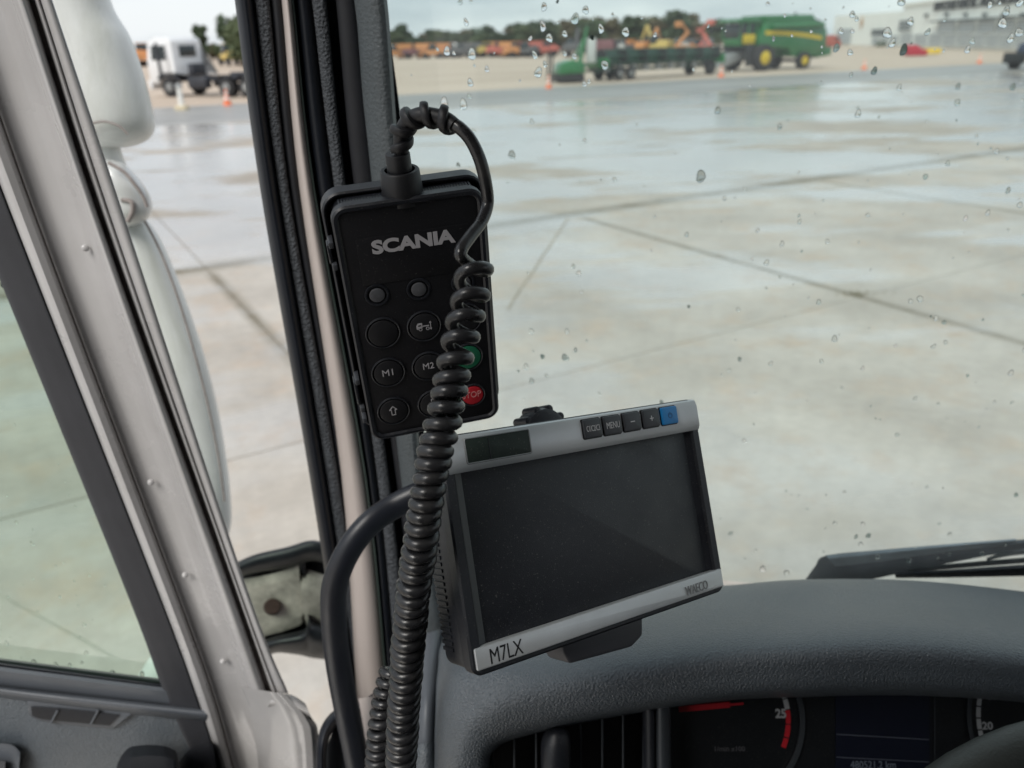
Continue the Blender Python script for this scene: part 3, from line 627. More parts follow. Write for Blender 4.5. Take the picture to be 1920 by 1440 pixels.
# tractor unit seen left of the pillar
wp = mat('truck_white', (.72, .73, .74), .35, coat=.4); chs = mat('chassis_dark', (.03, .033, .042), .55, var=.3, vscale=2); org = mat('safety_orange', (.75, .16, .03), .5)
tA = G(324, 180); th = math.radians(158); h = np.array([math.cos(th), math.sin(th)]); l = np.array([-h[1], h[0]])
tp = np.array([tA[0], tA[1]]) - l * 1.1
tk = root('truck', 'white truck with bare dark chassis on the gravel, left of the black pillar', 'truck', loc=(tp[0], tp[1], -.05), rz=th)
prof_o('cab', [(-.55, 1.2), (-.6, 2.9), (-.4, 3.1), (.5, 3.15), (1.1, 2.9), (1.35, 1.9), (1.38, .75), (.75, .7), (.6, 1.05), (.3, 1.25), (-.3, 1.25), (-.6, 1.2)], -1.2, 1.2, wp, tk, bev=.08)
prof_o('windscreen', [(1.16, 2.75), (1.39, 1.95), (1.42, 1.95), (1.19, 2.75)], -1.05, 1.05, vgl, tk)
for s in (-1, 1):
    prof_o('side_window', [(.95, 1.95), (.85, 2.7), (-.1, 2.7), (-.1, 1.95)], s * 1.215 - .01, s * 1.215 + .01, vgl, tk)
    prof_o('mudguard', [(.75, .95), (.55, 1.2), (-.55, 1.2), (-.75, .9), (-.62, .9), (-.45, 1.08), (.45, 1.08), (.62, .9)], s * 1.25 - .17, s * 1.25 + .02, chs, tk)
box_o('air_duct', (.45, 1.24, 2.0), (.16, .10, 1.7), chs, tk, .03)
box_o('bumper', (1.4, 0, .65), (.25, 2.4, .5), wp, tk, .05)
box_o('rear_window', (-.60, 0, 2.4), (.06, 1.3, .6), vgl, tk, .02)
box_o('door_line', (-.2, 1.21, 1.9), (.03, .03, 1.7), chs, tk)
for s in (-1, 1): box_o('chassis_rail', (-3.4, s * .42, .95), (6.6, .12, .3), chs, tk)
for k in range(6): box_o('cross_member', (-.8 - k * 1.1, 0, .95), (.15, .8, .2), chs, tk)
box_o('fuel_tank', (-2.0, 1.0, .75), (1.3, .55, .62), chs, tk, .12); box_o('battery_box', (-2.0, -1.0, .75), (1.2, .5, .6), chs, tk, .06)
box_o('rear_wall_kit', (-1.35, .3, 1.45), (.35, 1.1, .6), chs, tk, .05)
box_o('fifth_wheel', (-4.2, 0, 1.2), (1.0, .95, .16), chs, tk, .05)
for x in (-4.0, -5.35):
    for s in (-1, 1):
        wheel(tk, x, s * 1.0, .52, .55, gry, s, rr_=.5); prof_o('mudguard', [(x + .7, .95), (x + .5, 1.16), (x - .5, 1.16), (x - .7, .95), (x - .6, .95), (x - .45, 1.1), (x + .45, 1.1), (x + .6, .95)], s * 1.0 - .3, s * 1.0 + .3, chs, tk)
for s in (-1, 1): wheel(tk, 0, s * 1.1, .52, .32, gry, s, rr_=.5)
box_o('rear_beam', (-6.9, 0, .8), (.15, 2.3, .25), chs, tk); box_o('hose_bundle', (-5.9, .9, 1.15), (.55, .45, .35), org, tk, .1)
for s in (-1, 1): box_o('tail_lamp', (-7.0, s * .9, .8), (.06, .4, .14), M['gauge_red'], tk)
# traffic cones and post
con = mat('cone_orange', (.75, .2, .09), .6); conw = mat('cone_white', (.75, .74, .7), .6)
def cone(px, py, lab, m1=con, m2=conw, hh=.75, w=.19):
    q = G(px, py); c = root('traffic_cone', lab, 'traffic cone', loc=(q[0], q[1], -.05), group='traffic cones along the asphalt edge')
    box_o('base', (0, 0, .02), (.42, .42, .04), m1, c, .008); cyl_o('body', (0, 0, .04), (0, 0, hh), w, m1, c, r2=.035, n=18)
    for z in (.3, .52): cyl_o('sleeve', (0, 0, z), (0, 0, z + .09), (w + .004) * (1 - (z - .04) / hh) + .006 + .035 * (z / hh), m2, c, r2=(w + .004) * (1 - (z + .05) / hh) + .006 + .035 * (z / hh), n=18)
cone(427, 197, 'orange cone beside the rear wheels of the white truck')
cone(1029, 165, 'orange cone in front of the green implement with the mast')
cone(1352, 143, 'orange cone between the header trailer and the combine')
cone(1620, 129, 'orange cone on the gravel edge right of the combine')
cone(1836, 118, 'rightmost orange cone, near the dark machine')
q = G(342, 205); po = root('barrier_post', 'short white post with pale block foot in front of the white truck', 'post', loc=(q[0], q[1], -.05))
cyl_o('post', (0, 0, .1), (0, 0, 1.0), .13, conw, po, r2=.1); box_o('foot', (0, 0, .1), (.5, .5, .22), mat('cream_block', (.6, .52, .36), .7), po, .04); cyl_o('cap', (0, 0, 1.0), (0, 0, 1.12), .15, gry, po, r2=.1)

# rows of parked machines (far behind)
cols = {'orange': (.55, .25, .10), 'red': (.46, .13, .10), 'yellow': (.50, .38, .12), 'maroon': (.18, .08, .09), 'white': (.55, .54, .52), 'dark': (.09, .09, .095), 'blue': (.1, .14, .25)}
mc = {k: mat('machine_' + k, v, .6, var=.35, vscale=2.5) for k, v in cols.items()}
def machine(kind, colr, label, group, big=False):
    r_ = root(kind, label, kind.replace('_', ' '), group=group); m = mc[colr]; k = 1.0
    if kind == 'telehandler':
        prof_o('body', [(-2.2, .7), (-2.2, 1.5), (-.9, 1.6), (2.0, 1.1), (2.1, .6)], -.95, .95, m, r_, bev=.06)
        prof_o('cab', [(-.7, 1.3), (-.6, 2.35), (.5, 2.35), (.9, 1.3)], .1, .95, vgl, r_, bev=.04); box_o('cab_roof', (-.05, .53, 2.4), (1.3, .9, .08), m, r_)
        cyl_o('boom', (-2.0, -.3, 1.75), (2.6, -.3, 1.25), .17, m, r_, n=8); box_o('fork_carriage', (2.8, -.1, .8), (.12, 1.2, .9), mc['dark'], r_)
        for x in (-1.4, 1.4):
            for s in (-1, 1): cyl_o('wheel', (x, s * .8, .5), (x, s * 1.1, .5), .5, tyre, r_, n=14)
    elif kind == 'excavator':
        box_o('track', (0, .85, .4), (3.2, .5, .8), mc['dark'], r_, .15); box_o('track', (0, -.85, .4), (3.2, .5, .8), mc['dark'], r_, .15)
        prof_o('body', [(-2, .9), (-2, 2.0), (-.4, 2.1), (1.2, 1.5), (1.3, .9)], -1.2, 1.2, m, r_, bev=.1); box_o('cab', (.6, .75, 2.1), (1.3, .9, 1.4), vgl, r_, .08)
        cyl_o('boom', (1.2, 0, 1.4), (2.4, 0, 4.3), .34, m, r_, r2=.28, n=8); cyl_o('stick', (2.4, 0, 4.3), (3.3, 0, 2.1), .27, m, r_, r2=.2, n=8); prof_o('bucket', [(3.3, 2.2), (3.8, 1.5), (3.3, 1.0), (2.7, 1.4)], -.5, .5, mc['dark'], r_)
    elif kind == 'scissor_lift':
        box_o('chassis', (0, 0, .45), (2.6, 1.3, .5), m, r_, .05)
        for z in (.8, 1.1, 1.4): box_o('scissor_arm', (0, .3, z), (2.4, .1, .12), mc['dark'], r_); 
        box_o('platform', (0, 0, 1.7), (2.7, 1.3, .15), m, r_, .02)
        for s in (-1, 1): box_o('guard_rail', (0, s * .62, 2.15), (2.7, .06, .7), m, r_)
        for x in (-.9, .9):
            for s in (-1, 1): cyl_o('wheel', (x, s * .55, .3), (x, s * .78, .3), .3, tyre, r_, n=12)
    elif kind == 'boom_lift':
        box_o('chassis', (0, 0, .7), (2.8, 2.0, .6), mc['dark'], r_, .08); box_o('turntable', (-.3, 0, 1.4), (2.4, 1.8, .8), m, r_, .1)
        cyl_o('lower_boom', (-1.2, 0, 1.7), (1.5, 0, 4.3), .34, m, r_, n=8); cyl_o('upper_boom', (1.5, 0, 4.3), (-.6, 0, 6.3), .28, m, r_, r2=.2, n=8); box_o('basket', (-1.0, 0, 5.9), (1.5, .9, 1.1), m, r_, .04)
        for x in (-1, 1):
            for s in (-1, 1): cyl_o('wheel', (x, s * .8, .5), (x, s * 1.15, .5), .5, tyre, r_, n=14)
    else:
        box_o('body', (-.6, 0, 1.5), (4.2, 2.0, 2.0), m, r_, .08); prof_o('cab', [(1.5, .5), (1.5, 2.4), (2.2, 2.3), (2.8, 1.5), (3.1, 1.3), (3.1, .5)], -.95, .95, m, r_, bev=.06); box_o('side_glass', (2.0, 0, 1.75), (.7, 1.94, .6), vgl, r_, .02)
        for x in (-1.7, 2.2):
            for s in (-1, 1): cyl_o('wheel', (x, s * .8, .38), (x, s * 1.02, .38), .38, tyre, r_, n=14)
    return r_
protos = {}
def put(kind, colr, px, py, rz, label, group, s=1.0, Y=None):
    key = (kind, colr)
    q = G(px, py)
    if Y: q = HY(px, py, Y)
    if key not in protos: o = machine(kind, colr, label, group); protos[key] = o
    else: o = tree_copy(protos[key])
    o['label'] = label; o['group'] = group; o.location = (q[0], q[1], -.05); o.rotation_euler = (0, 0, rz); o.scale = (s, s, s)
    return o
rnd = random.Random(5)
gF = 'machines parked in the front row across the yard'; gB = 'machines parked in the back row across the yard'
seqF = [('telehandler', 'orange'), ('scissor_lift', 'orange'), ('telehandler', 'maroon'), ('scissor_lift', 'orange'), ('telehandler', 'orange'), ('scissor_lift', 'orange'), ('telehandler', 'red'), ('telehandler', 'dark'), ('van', 'dark'), ('scissor_lift', 'yellow'), ('telehandler', 'yellow'), ('telehandler', 'red'), ('scissor_lift', 'orange'), ('telehandler', 'orange'), ('telehandler', 'dark'), ('scissor_lift', 'red'), ('telehandler', 'red')]
def yb(x, d=0): return 109 - (x - 740) * .011 + d
for k, (kd, cl) in enumerate(seqF):
    x = 742 + k * 17.5
    put(kd, cl, x, yb(x, rnd.uniform(-.5, .8)), rnd.choice((0, math.pi)) + rnd.uniform(-.5, .5), '%s %s, %s from the black pillar in the front row across the yard' % (cl, kd.replace('_', ' '), ORD[k]), gF)
for k in range(20):
    x = 738 + k * 15.5; kd = rnd.choice(('van', 'telehandler', 'scissor_lift', 'van')); cl = rnd.choice(('white', 'white', 'dark')) if k < 8 else rnd.choice(('red', 'red', 'orange', 'red', 'white'))
    put(kd, cl, x, yb(x, -4.5 + rnd.uniform(-.6, .6)), rnd.uniform(0, 6), '%s %s, %s from the black pillar in the back row' % (cl, kd.replace('_', ' '), ORD[k]), gB)
for k in range(15):
    x = 1112 + k * 15; kd = rnd.choice(('van', 'telehandler', 'scissor_lift')); cl = ('dark', 'maroon', 'dark', 'white', 'dark', 'orange', 'dark', 'maroon')[k % 8]
    put(kd, cl, x, 98 + rnd.uniform(-1, 1), rnd.uniform(0, 6), '%s %s, %s from the left behind the green header' % (cl, kd.replace('_', ' '), ORD[k]), 'machines parked behind the cutter header')
put('excavator', 'dark', 1075, 106, 1.2, 'dark excavator with raised boom above the green implement', 'machines parked behind the cutter header')
put('excavator', 'orange', 1212, 100, .6, 'orange excavator with raised boom behind the middle of the header', 'machines parked behind the cutter header')
put('excavator', 'yellow', 1236, 100, 2.5, 'yellow excavator with raised boom behind the header', 'machines parked behind the cutter header', 1.1)
put('boom_lift', 'orange', 1277, 100, .4, 'orange boom lift with folded boom behind the right half of the header', 'machines parked behind the cutter header', .8)
put('boom_lift', 'red', 1322, 100, 2.2, 'large red boom lift beside the combine cab', 'machines parked behind the cutter header', .82)
put('boom_lift', 'red', 1315, 100, .4, 'smaller red boom lift left of the large red one', 'machines parked behind the cutter header', .62)
put('van', 'red', 1546, 92, .4, 'small red van behind the rear of the combine', 'machines parked behind the combine')
put('van', 'dark', 1552, 84, 1.4, 'dark box van between the combine and the auction hall', 'machines parked behind the combine')
put('excavator', 'orange', 258, 124, 2.6, 'orange excavator left of the white truck, beside the mirror', 'machines behind the white truck')
put('telehandler', 'orange', 272, 124, .3, 'orange telehandler just left of the white truck cab', 'machines behind the white truck', 1.4)
put('telehandler', 'yellow', 437, 122, 2.2, 'yellow telehandler behind the chassis of the white truck', 'machines behind the white truck', 1.25)
for k, x in enumerate((394, 404, 452, 470)): put('van', 'white', x, 108 + k % 2, k, ['white van just right of the white truck cab', 'white van farther behind, right of the truck cab', 'white van above the truck chassis next to the pillar', 'white van hidden behind the pillar seals'][k], 'machines behind the white truck')
# red and yellow implement, grey trailer and dark machines on the right
q = G(1728, 105); ri = root('ground_implement', 'low red and yellow farm implement lying on the gravel before the auction hall', 'farm implement', loc=(q[0], q[1], -.05), rz=.1)
prof_o('red_frame', [(-1.9, .1), (-2.0, 1.25), (-1.2, 1.3), (-.3, .8), (.3, .75), (.3, .1)], -.7, .7, mat('implement_red', (.42, .02, .04), .45), ri, bev=.1)
prof_o('yellow_cover', [(.2, .25), (.2, .85), (1.8, .9), (2.0, .6), (1.9, .25)], -.75, .75, mat('implement_yellow', (.72, .5, .06), .45), ri, bev=.1)
cyl_o('drawbar', (-2.0, 0, .5), (-2.7, 0, .2), .07, mc['dark'], ri)
put('van', 'white', 1826, 90, .2, 'white van parked before the barred doors of the auction hall', 'vehicles before the auction hall', .8)
put('telehandler', 'dark', 1868, 84, 1.0, 'dark telehandler close to the auction hall doors', 'vehicles before the auction hall', 1.4)
q = G(1925, 128); dk = root('dark_tractor', 'dark blue-black tractor cut off by the right edge of the photo', 'tractor', loc=(q[0] + 1.0, q[1], -.05), rz=math.radians(200))
nb = mat('tractor_navy', (.03, .04, .07), .4)
prof_o('bonnet', [(-.2, 1.0), (-.2, 1.9), (2.0, 1.75), (2.3, 1.2), (2.1, .9)], -.45, .45, nb, dk, bev=.08); prof_o('cab', [(-1.6, 1.3), (-1.5, 2.8), (-.2, 2.85), (0, 1.3)], -.75, .75, vgl, dk, bev=.06); box_o('cab_roof', (-.8, 0, 2.9), (1.7, 1.7, .16), nb, dk, .05)
box_o('front_linkage', (2.8, 0, .8), (.9, 1.2, .7), jb, dk, .08); [wheel(dk, -1.0, s * .95, .85, .5, gry, s) for s in (-1, 1)]; [wheel(dk, 1.6, s * .85, .55, .4, gry, s) for s in (-1, 1)]
# ================================================================ THE TRUCK CAB
CR = np.array([math.cos(math.radians(10)), -math.sin(math.radians(10)), 0]); CF = np.array([math.sin(math.radians(10)), math.cos(math.radians(10)), 0])
def K(u, v, z): return CR * u + CF * v + np.array([0, 0, z])
cab = root('truck_cab', 'dark grey truck cab with black door pillar, dashboard and white door standing open', 'truck cab', loc=K(.7, 0, 0), rz=math.radians(-10))
def kbox(name, u0, u1, v0, v1, z0, z1, m, par=cab, label=None):
    v = [K(u, w, z) for u in (u0, u1) for w in (v0, v1) for z in (z0, z1)]
    f = [(0, 1, 3, 2), (4, 6, 7, 5), (0, 4, 5, 1), (2, 3, 7, 6), (0, 2, 6, 4), (1, 5, 7, 3)]
    return obj(name, v, f, m, par, smooth=False)
RZ = H + .62
kbox('roof', -.42, 1.95, -1.0, .70, RZ, RZ + .05, M['headliner']); kbox('rear_wall', -.42, 1.95, -1.05, -1.0, 1.0, RZ, M['headliner'])
kbox('cab_floor', -.30, 1.95, -1.0, .9, 1.0, 1.05, M['black_matt'])
kbox('rear_side_panel', -.42, -.36, -1.0, -.45, 1.0, RZ, M['headliner'])
kbox('side_panel', 1.92, 1.97, -1.0, .70, 1.0, H - .30, M['dash_smooth']); kbox('side_panel', 1.92, 1.97, -1.0, -.3, H - .30, RZ, M['headliner'])
kbox('front_panel', -.25, 1.92, .92, .95, 1.0, H - .86, M['paint'])
kbox('header_rail', -.42, 1.95, .58, .70, H + .42, RZ, M['headliner'])
kbox('far_pillar', 1.86, 1.97, .62, .72, H - .5, RZ, M['trim'])
st = kbox('driver_seat', .0, .55, -.75, -.22, 1.35, 1.62, M['seat']); kbox('seat_back', .02, .53, -.85, -.70, 1.6, 2.25, M['seat'], st)

# ---- windscreen
def ws(u, z): return K(u, .80 - (z - (H - .55)) * .12, z)
v = [ws(-.29, H - .60), ws(1.9, H - .60), ws(1.9, H + .5), ws(-.29, H + .5)]
wsn = np.cross(v[1] - v[0], v[3] - v[0]); wsn /= np.linalg.norm(wsn)   # toward camera
if wsn @ (CP - v[0]) < 0: wsn = -wsn
wso = obj('windscreen', v, [(0, 1, 2, 3)], M['glass_ws'], cab, smooth=False)
WP = v[0]
def on_ws(px, py, off=0.0):
    d = ray(px, py); p = WP + wsn * off; t = ((p - CP) @ wsn) / (d @ wsn); return CP + d * t
# rain drops: domes on the outer face
def drop_mesh(sd, tail=0):
    r_ = random.Random(sd); bm = bmesh.new(); bmesh.ops.create_icosphere(bm, subdivisions=3, radius=1)
    bmesh.ops.bisect_plane(bm, geom=list(bm.verts) + list(bm.edges) + list(bm.faces), plane_co=(0, 0, 0), plane_no=(0, 0, 1), clear_outer=False, clear_inner=True)
    bmesh.ops.holes_fill(bm, edges=list(bm.edges))
    sx = r_.uniform(.75, 1.05); a1, a2 = r_.uniform(0, 6), r_.uniform(0, 6)
    for w in bm.verts:
        an = math.atan2(w.co.y, w.co.x); k = 1 + .13 * math.sin(2 * an + a1) + .08 * math.sin(3 * an + a2)
        w.co.x *= sx * k; w.co.y *= k * (1.25 if w.co.y > 0 else .95) * (1 + tail); w.co.z *= .5
    bmesh.ops.recalc_face_normals(bm, faces=bm.faces)
    me = bpy.data.meshes.new('raindrop'); bm.to_mesh(me); bm.free(); me.polygons.foreach_set('use_smooth', [True] * len(me.polygons)); me.set_sharp_from_angle(angle=math.radians(42)); me.materials.append(M['drop']); return me
dms = [drop_mesh(k) for k in range(8)]
WY = np.array([0, 0, 1.0]); WY = WY - wsn * (WY @ wsn); WY /= np.linalg.norm(WY); WX = np.cross(WY, -wsn)
DB = np.column_stack([WX, WY, -wsn])
def add_drop(px, py, rpx, par, place, B, ang=0, n=1):
    p = place(px, py); d = (p - CP) @ fw; r = rpx / F * d
    Rz = np.array([[math.cos(ang), -math.sin(ang), 0], [math.sin(ang), math.cos(ang), 0], [0, 0, 1]])
    Mw = np.eye(4); Mw[:3, :3] = B @ Rz * r; Mw[:3, 3] = p
    o = bpy.data.objects.new('raindrop', random.choice(dms)); COL.objects.link(o); o.parent = par; o.matrix_local = Matrix(INV[par.name] @ Mw)
big = [(838, 97, 8), (885, 103, 9), (851, 100, 4), (1030, 72, 9), (1078, 37, 9), (1127, 55, 9), (1173, 61, 10), (1003, 104, 7), (1009, 137, 8), (833, 194, 9), (869, 197, 11), (882, 156, 7), (880, 181, 6), (1018, 51, 10),
       (1098, 20, 8), (1020, 14, 7), (1134, 123, 8), (874, 43, 7), (863, 4, 5), (883, 3, 4), (1022, 121, 6), (1059, 101, 5), (1077, 106, 5), (1096, 158, 5), (1104, 153, 4), (1110, 71, 5), (1059, 64, 6), (913, 130, 5),
       (1707, 41, 9), (1664, 63, 10), (1673, 82, 9), (1694, 95, 9), (1880, 45, 11), (1911, 62, 10), (1895, 73, 8), (1887, 22, 8), (1739, 61, 7), (1568, 91, 8), (1594, 99, 7), (1577, 59, 7), (1598, 28, 6), (1690, 4, 9), (1823, 78, 7), (1814, 94, 6),
       (1912, 6, 9), (1856, 10, 6), (1639, 134, 7), (1596, 141, 5), (1686, 165, 6), (1796, 163, 6), (1899, 164, 6), (1314, 332, 10), (1795, 193, 6), (1609, 214, 8), (1346, 208, 6), (1462, 238, 6), (1345, 208, 6), (1096, 264, 5), (960, 291, 8),
       (1075, 500, 5), (1085, 513, 7), (1090, 548, 4), (1437, 493, 6), (1725, 561, 6), (1466, 458, 6), (1755, 597, 6), (1770, 605, 5), (1535, 567, 5), (1565, 636, 6), (1060, 671, 9), (997, 622, 6), (1063, 622, 6), (1079, 657, 5), (1017, 669, 5), (986, 689, 6), (997, 715, 6), (1387, 674, 5), (1540, 678, 5), (1750, 650, 5),
       (1912, 385, 7), (1890, 358, 6), (1868, 284, 6), (1777, 307, 6), (1735, 332, 5), (1852, 400, 5), (1810, 410, 5), (1895, 700, 6), (1628, 1005, 5), (1605, 1007, 5), (1614, 1021, 5), (1430, 1068, 7), (1475, 1075, 6), (1645, 1045, 6), (1703, 1052, 6), (1760, 1050, 5), (1780, 1040, 4), (1842, 1038, 5)]
rd = random.Random(11)
for x, y, r in big: add_drop(x, y, r * rd.uniform(.8, 1.0), wso, on_ws, DB, rd.uniform(-.3, .3))
for k in range(195):
    x = rd.uniform(760, 1960) if k % 3 else rd.uniform(1400, 1940); y = rd.random() ** 1.5 * 1050 + 2
    add_drop(x, y, rd.choice((1.5, 1.9, 2.4, 3.0, 4.2)), wso, on_ws, DB, rd.uniform(-.6, .6))
# ---- wiper, outside the glass
def outb(P, Q, o0, o1):               # prism between two traced edges, offsets from the glass o0..o1 (outward)
    rings = []
    for a, b in zip(cr(P, 6), cr(Q, 6)):
        m = (a + b) / 2; rings.append(np.array([on_ws(*a, -o0), on_ws(*(a * .7 + b * .3), -o0 + .004), on_ws(*b, -o0), on_ws(*b, -o1), on_ws(*a, -o1)]))
    return rings
wiper = loft('wiper', outb([(1506, 1093), (1528, 1062), (1548, 1042), (1640, 1032), (1780, 1022), (1925, 1011), (2100, 1000)], [(1560, 1100), (1590, 1092), (1640, 1085), (1720, 1068), (1800, 1052), (1925, 1030), (2100, 1012)], .035, .055), mat('wiper_arm', (.05, .065, .08), .4, var=.2, vscale=30), cab, label='black wiper arm resting along the lower windscreen')
loft('arm_ridge', outb([(1548, 1041), (1650, 1031), (1780, 1020), (1905, 1010)], [(1566, 1062), (1660, 1052), (1780, 1034), (1905, 1020)], .024, .036), mat('wiper_top', (.19, .23, .27), .35, var=.2, vscale=40), wiper)
loft('wiper_blade', outb([(1676, 1074), (1780, 1068), (1925, 1058), (2100, 1048)], [(1680, 1084), (1780, 1083), (1925, 1080), (2100, 1076)], .004, .018), M['rubber'], wiper)
loft('blade_holder', outb([(1700, 1066), (1770, 1058), (1925, 1045), (2100, 1035)], [(1700, 1074), (1770, 1068), (1925, 1056), (2100, 1046)], .018, .026), M['gasket'], wiper)
loft('blade_link', outb([(1850, 1046), (1885, 1034), (1935, 1028)], [(1850, 1052), (1885, 1044), (1935, 1038)], .026, .034), M['silver_dark'], wiper)

# ---- A pillar, built of its trim bands
def ln(pts): return [(x, y) for y, x in pts]
def col_(pts): return [(x, y) for (y, x) in pts]
YS = [-160, 0, 350, 890, 1290, 1500]
def band(xs0, xs1, ys=YS): return [(a, y) for a, y in zip(xs0, ys)], [(b, y) for b, y in zip(xs1, ys)]
pil = cab
a_, b_ = band([424, 445, 492, 585, 662, 700], [702, 722, 765, 800, 815, 825]); core = ribbon('door_pillar', a_, b_, .742, M['black_matt'], cab, bulge=.002, thick=.05, prof=[(0, 0), (.5, 1), (1, 0)], label='black pillar between door opening and windscreen')
SIL = core
def pband(name, xs0, xs1, Y, m, bulge, thick=.012, ys=YS, label=None, prof=None):
    a, b = band(xs0, xs1, ys); return ribbon(name, a, b, Y, m, SIL, bulge=bulge, thick=thick, label=label, prof=prof)
pband('door_seal', [420, 440, 487, 580, 640, 665], [456, 476, 521, 611, 668, 690], .722, M['rubber'], .014, .014, label='round black rubber door seal')
pband('grain_strip', [456, 475, 520, 610, 667, 688], [486, 505, 541, 634, 684, 700], .720, M['rubber_fab'], .004)
pband('seal_lip', [486, 505, 541, 634, 670, 690], [508, 528, 562, 648, 680, 700], .726, M['black_matt'], .005)
pband('painted_flange', [509, 528, 561, 640, 668, 690], [528, 548, 588, 684, 724, 738], .716, M['paint_in'], .012, .02, ys=[-160, 0, 350, 890, 1290, 1500])
pband('inner_seal', [528, 548, 587, 682, 722, 740], [564, 585, 627, 708, 746, 762], .722, M['rubber'], .010)
pband('inner_seal_lip', [526, 546, 585.5, 682.5, 723, 738], [530, 551, 590.5, 687, 727, 743], .710, M['gasket'], .001)
pband('grain_strip', [564, 585, 627, 707, 745, 760], [592, 612, 649, 729, 768, 780], .716, M['rubber_fab'], .004)
pband('cover_edge', [612, 630, 664, 742, 790, 800], [646, 665, 700, 765, 800, 812], .72, M['black_matt'], .003)
a_ = [(625, -160), (664, 0), (680, 180), (698, 350), (745, 840), (790, 1180), (800, 1320)]; b_ = [(700, -160), (726, 0), (742, 215), (757, 400), (786, 830), (806, 1000), (842, 1200)][:6] + [(850, 1260)]
ribbon('pillar_cover', a_, b_, .700, M['trim'], SIL, bulge=.016, thick=.05, label='grained grey plastic cover on the windscreen side of the pillar', prof=[(0, 0), (.12, .35), (.45, .85), (.75, 1), (.92, .75), (1, .1)])

# ---- dashboard hood (lofted from its real crest and edges)
I_ = [(912, 1560, .70), (908, 1480, .665), (906, 1430, .648), (912, 1402, .64), (938, 1378, .635), (1000, 1359, .628), (1100, 1336, .622), (1240, 1312, .618), (1370, 1297, .615), (1500, 1290, .613), (1700, 1287, .613), (1920, 1302, .613), (2250, 1345, .613)]
Mm = [(884, 1560, .690), (880, 1480, .655), (879, 1430, .637), (883, 1390, .628), (902, 1360, .622), (962, 1330, .613), (1080, 1305, .607), (1240, 1278, .604), (1370, 1262, .602), (1490, 1255, .6), (1700, 1252, .6), (1920, 1270, .6), (2250, 1312, .6)]
C_ = [(855, 1560, .692), (852, 1480, .657), (852, 1430, .64), (856, 1380, .632), (876, 1335, .625), (930, 1296, .618), (1060, 1268, .612), (1240, 1240, .607), (1370, 1226, .604), (1480, 1218, .602), (1700, 1213, .602), (1920, 1233, .602), (2250, 1280, .602)]
O_ = [(832, 1560, .71), (828, 1480, .675), (828, 1425, .66), (830, 1360, .65), (842, 1300, .645), (885, 1250, .645), (1030, 1222, .65), (1235, 1196, .645), (1370, 1185, .64), (1480, 1178, .64), (1700, 1172, .64), (1920, 1190, .64), (2250, 1240, .64)]
P_ = [(826, 1560, .73), (822, 1480, .70), (822, 1425, .69), (824, 1350, .69), (832, 1270, .70), (865, 1215, .72), (1010, 1175, .73), (1235, 1148, .72), (1370, 1138, .715), (1480, 1132, .715), (1700, 1132, .715), (1920, 1150, .715), (2250, 1200, .715)]
Q_ = [(822, 1560, .76), (818, 1480, .75), (818, 1425, .76), (820, 1340, .78), (822, 1250, .80), (840, 1190, .82), (990, 1140, .83), (1230, 1112, .815), (1370, 1103, .81), (1500, 1093, .80), (1700, 1094, .80), (1920, 1115, .80), (2250, 1160, .80)]
J_ = [(920, 1560, .735), (916, 1480, .70), (914, 1434, .69), (920, 1408, .685), (944, 1386, .68), (1004, 1368, .68), (1104, 1346, .68), (1244, 1322, .68), (1370, 1306, .68), (1500, 1300, .68), (1700, 1297, .68), (1920, 1310, .68), (2250, 1350, .68)]
Z_ = [(x, y + 12, d + .03) for x, y, d in Q_]
rows = []
cols_ = [cr([r[k] for r in (J_, I_, Mm, C_, O_, P_, Q_, Z_)], 5) for k in range(len(I_))]
grid = cr(np.array(cols_).reshape(len(cols_), -1), 7).reshape(-1, len(cols_[0]), 3)
V_ = np.array([[D(*p) for p in row] for row in grid])
nr, nc = V_.shape[:2]
dash = obj('dashboard', V_.reshape(-1, 3), grid_faces(nr, nc), M['dash'], cab, label='grained dark grey dashboard with a curved hood over the instruments', sharp=60)
md = dash.modifiers.new('thick', 'SOLIDIFY'); md.thickness = .003; md.offset = -1
def dband(name, A, B, m, par=dash, bulge=.004, dep=None, label=None, ns=8, sub=6, thick=.012):
    # band between traced edges with explicit axial depths (x,y,d)
    A = cr(A, sub); B = cr(B, sub); rings = []
    for a, b in zip(A, B):
        ring = [D(*(a * (1 - t) + b * t - np.array([0, 0, bulge * math.sin(math.pi * t) ** .7]))) for t in np.linspace(0, 1, ns + 1)]
        ring += [D(b[0], b[1], b[2] + thick), D(a[0], a[1], a[2] + thick)]; rings.append(np.array(ring))
    return loft(name, rings, m, par, label=label)
# side panels left of the hood
dband('side_cover', [(790, 1190, .80), (782, 1260, .76), (778, 1340, .73), (776, 1440, .73), (776, 1560, .76)], [(826, 1180, .80), (822, 1260, .755), (815, 1330, .725), (813, 1440, .72), (815, 1560, .75)], M['dash_smooth'], bulge=.012, thick=.03)
dband('seam', [(822, 1240, .77), (814, 1330, .74), (812, 1440, .735), (814, 1560, .76)], [(838, 1240, .77), (830, 1330, .74), (828, 1440, .735), (832, 1560, .76)], M['black_matt'], bulge=.0)
dband('lower_cover', [(778, 1398, .71), (778, 1440, .71), (778, 1560, .74)], [(814, 1390, .71), (818, 1440, .71), (820, 1560, .74)], M['dash'], bulge=.012, thick=.02)
dband('corner_ledge', [(770, 1190, .83), (800, 1192, .83), (845, 1172, .84), (880, 1165, .85)], [(770, 1230, .80), (800, 1235, .80), (845, 1215, .81), (880, 1200, .82)], M['dash_smooth'], bulge=.004, thick=.02)
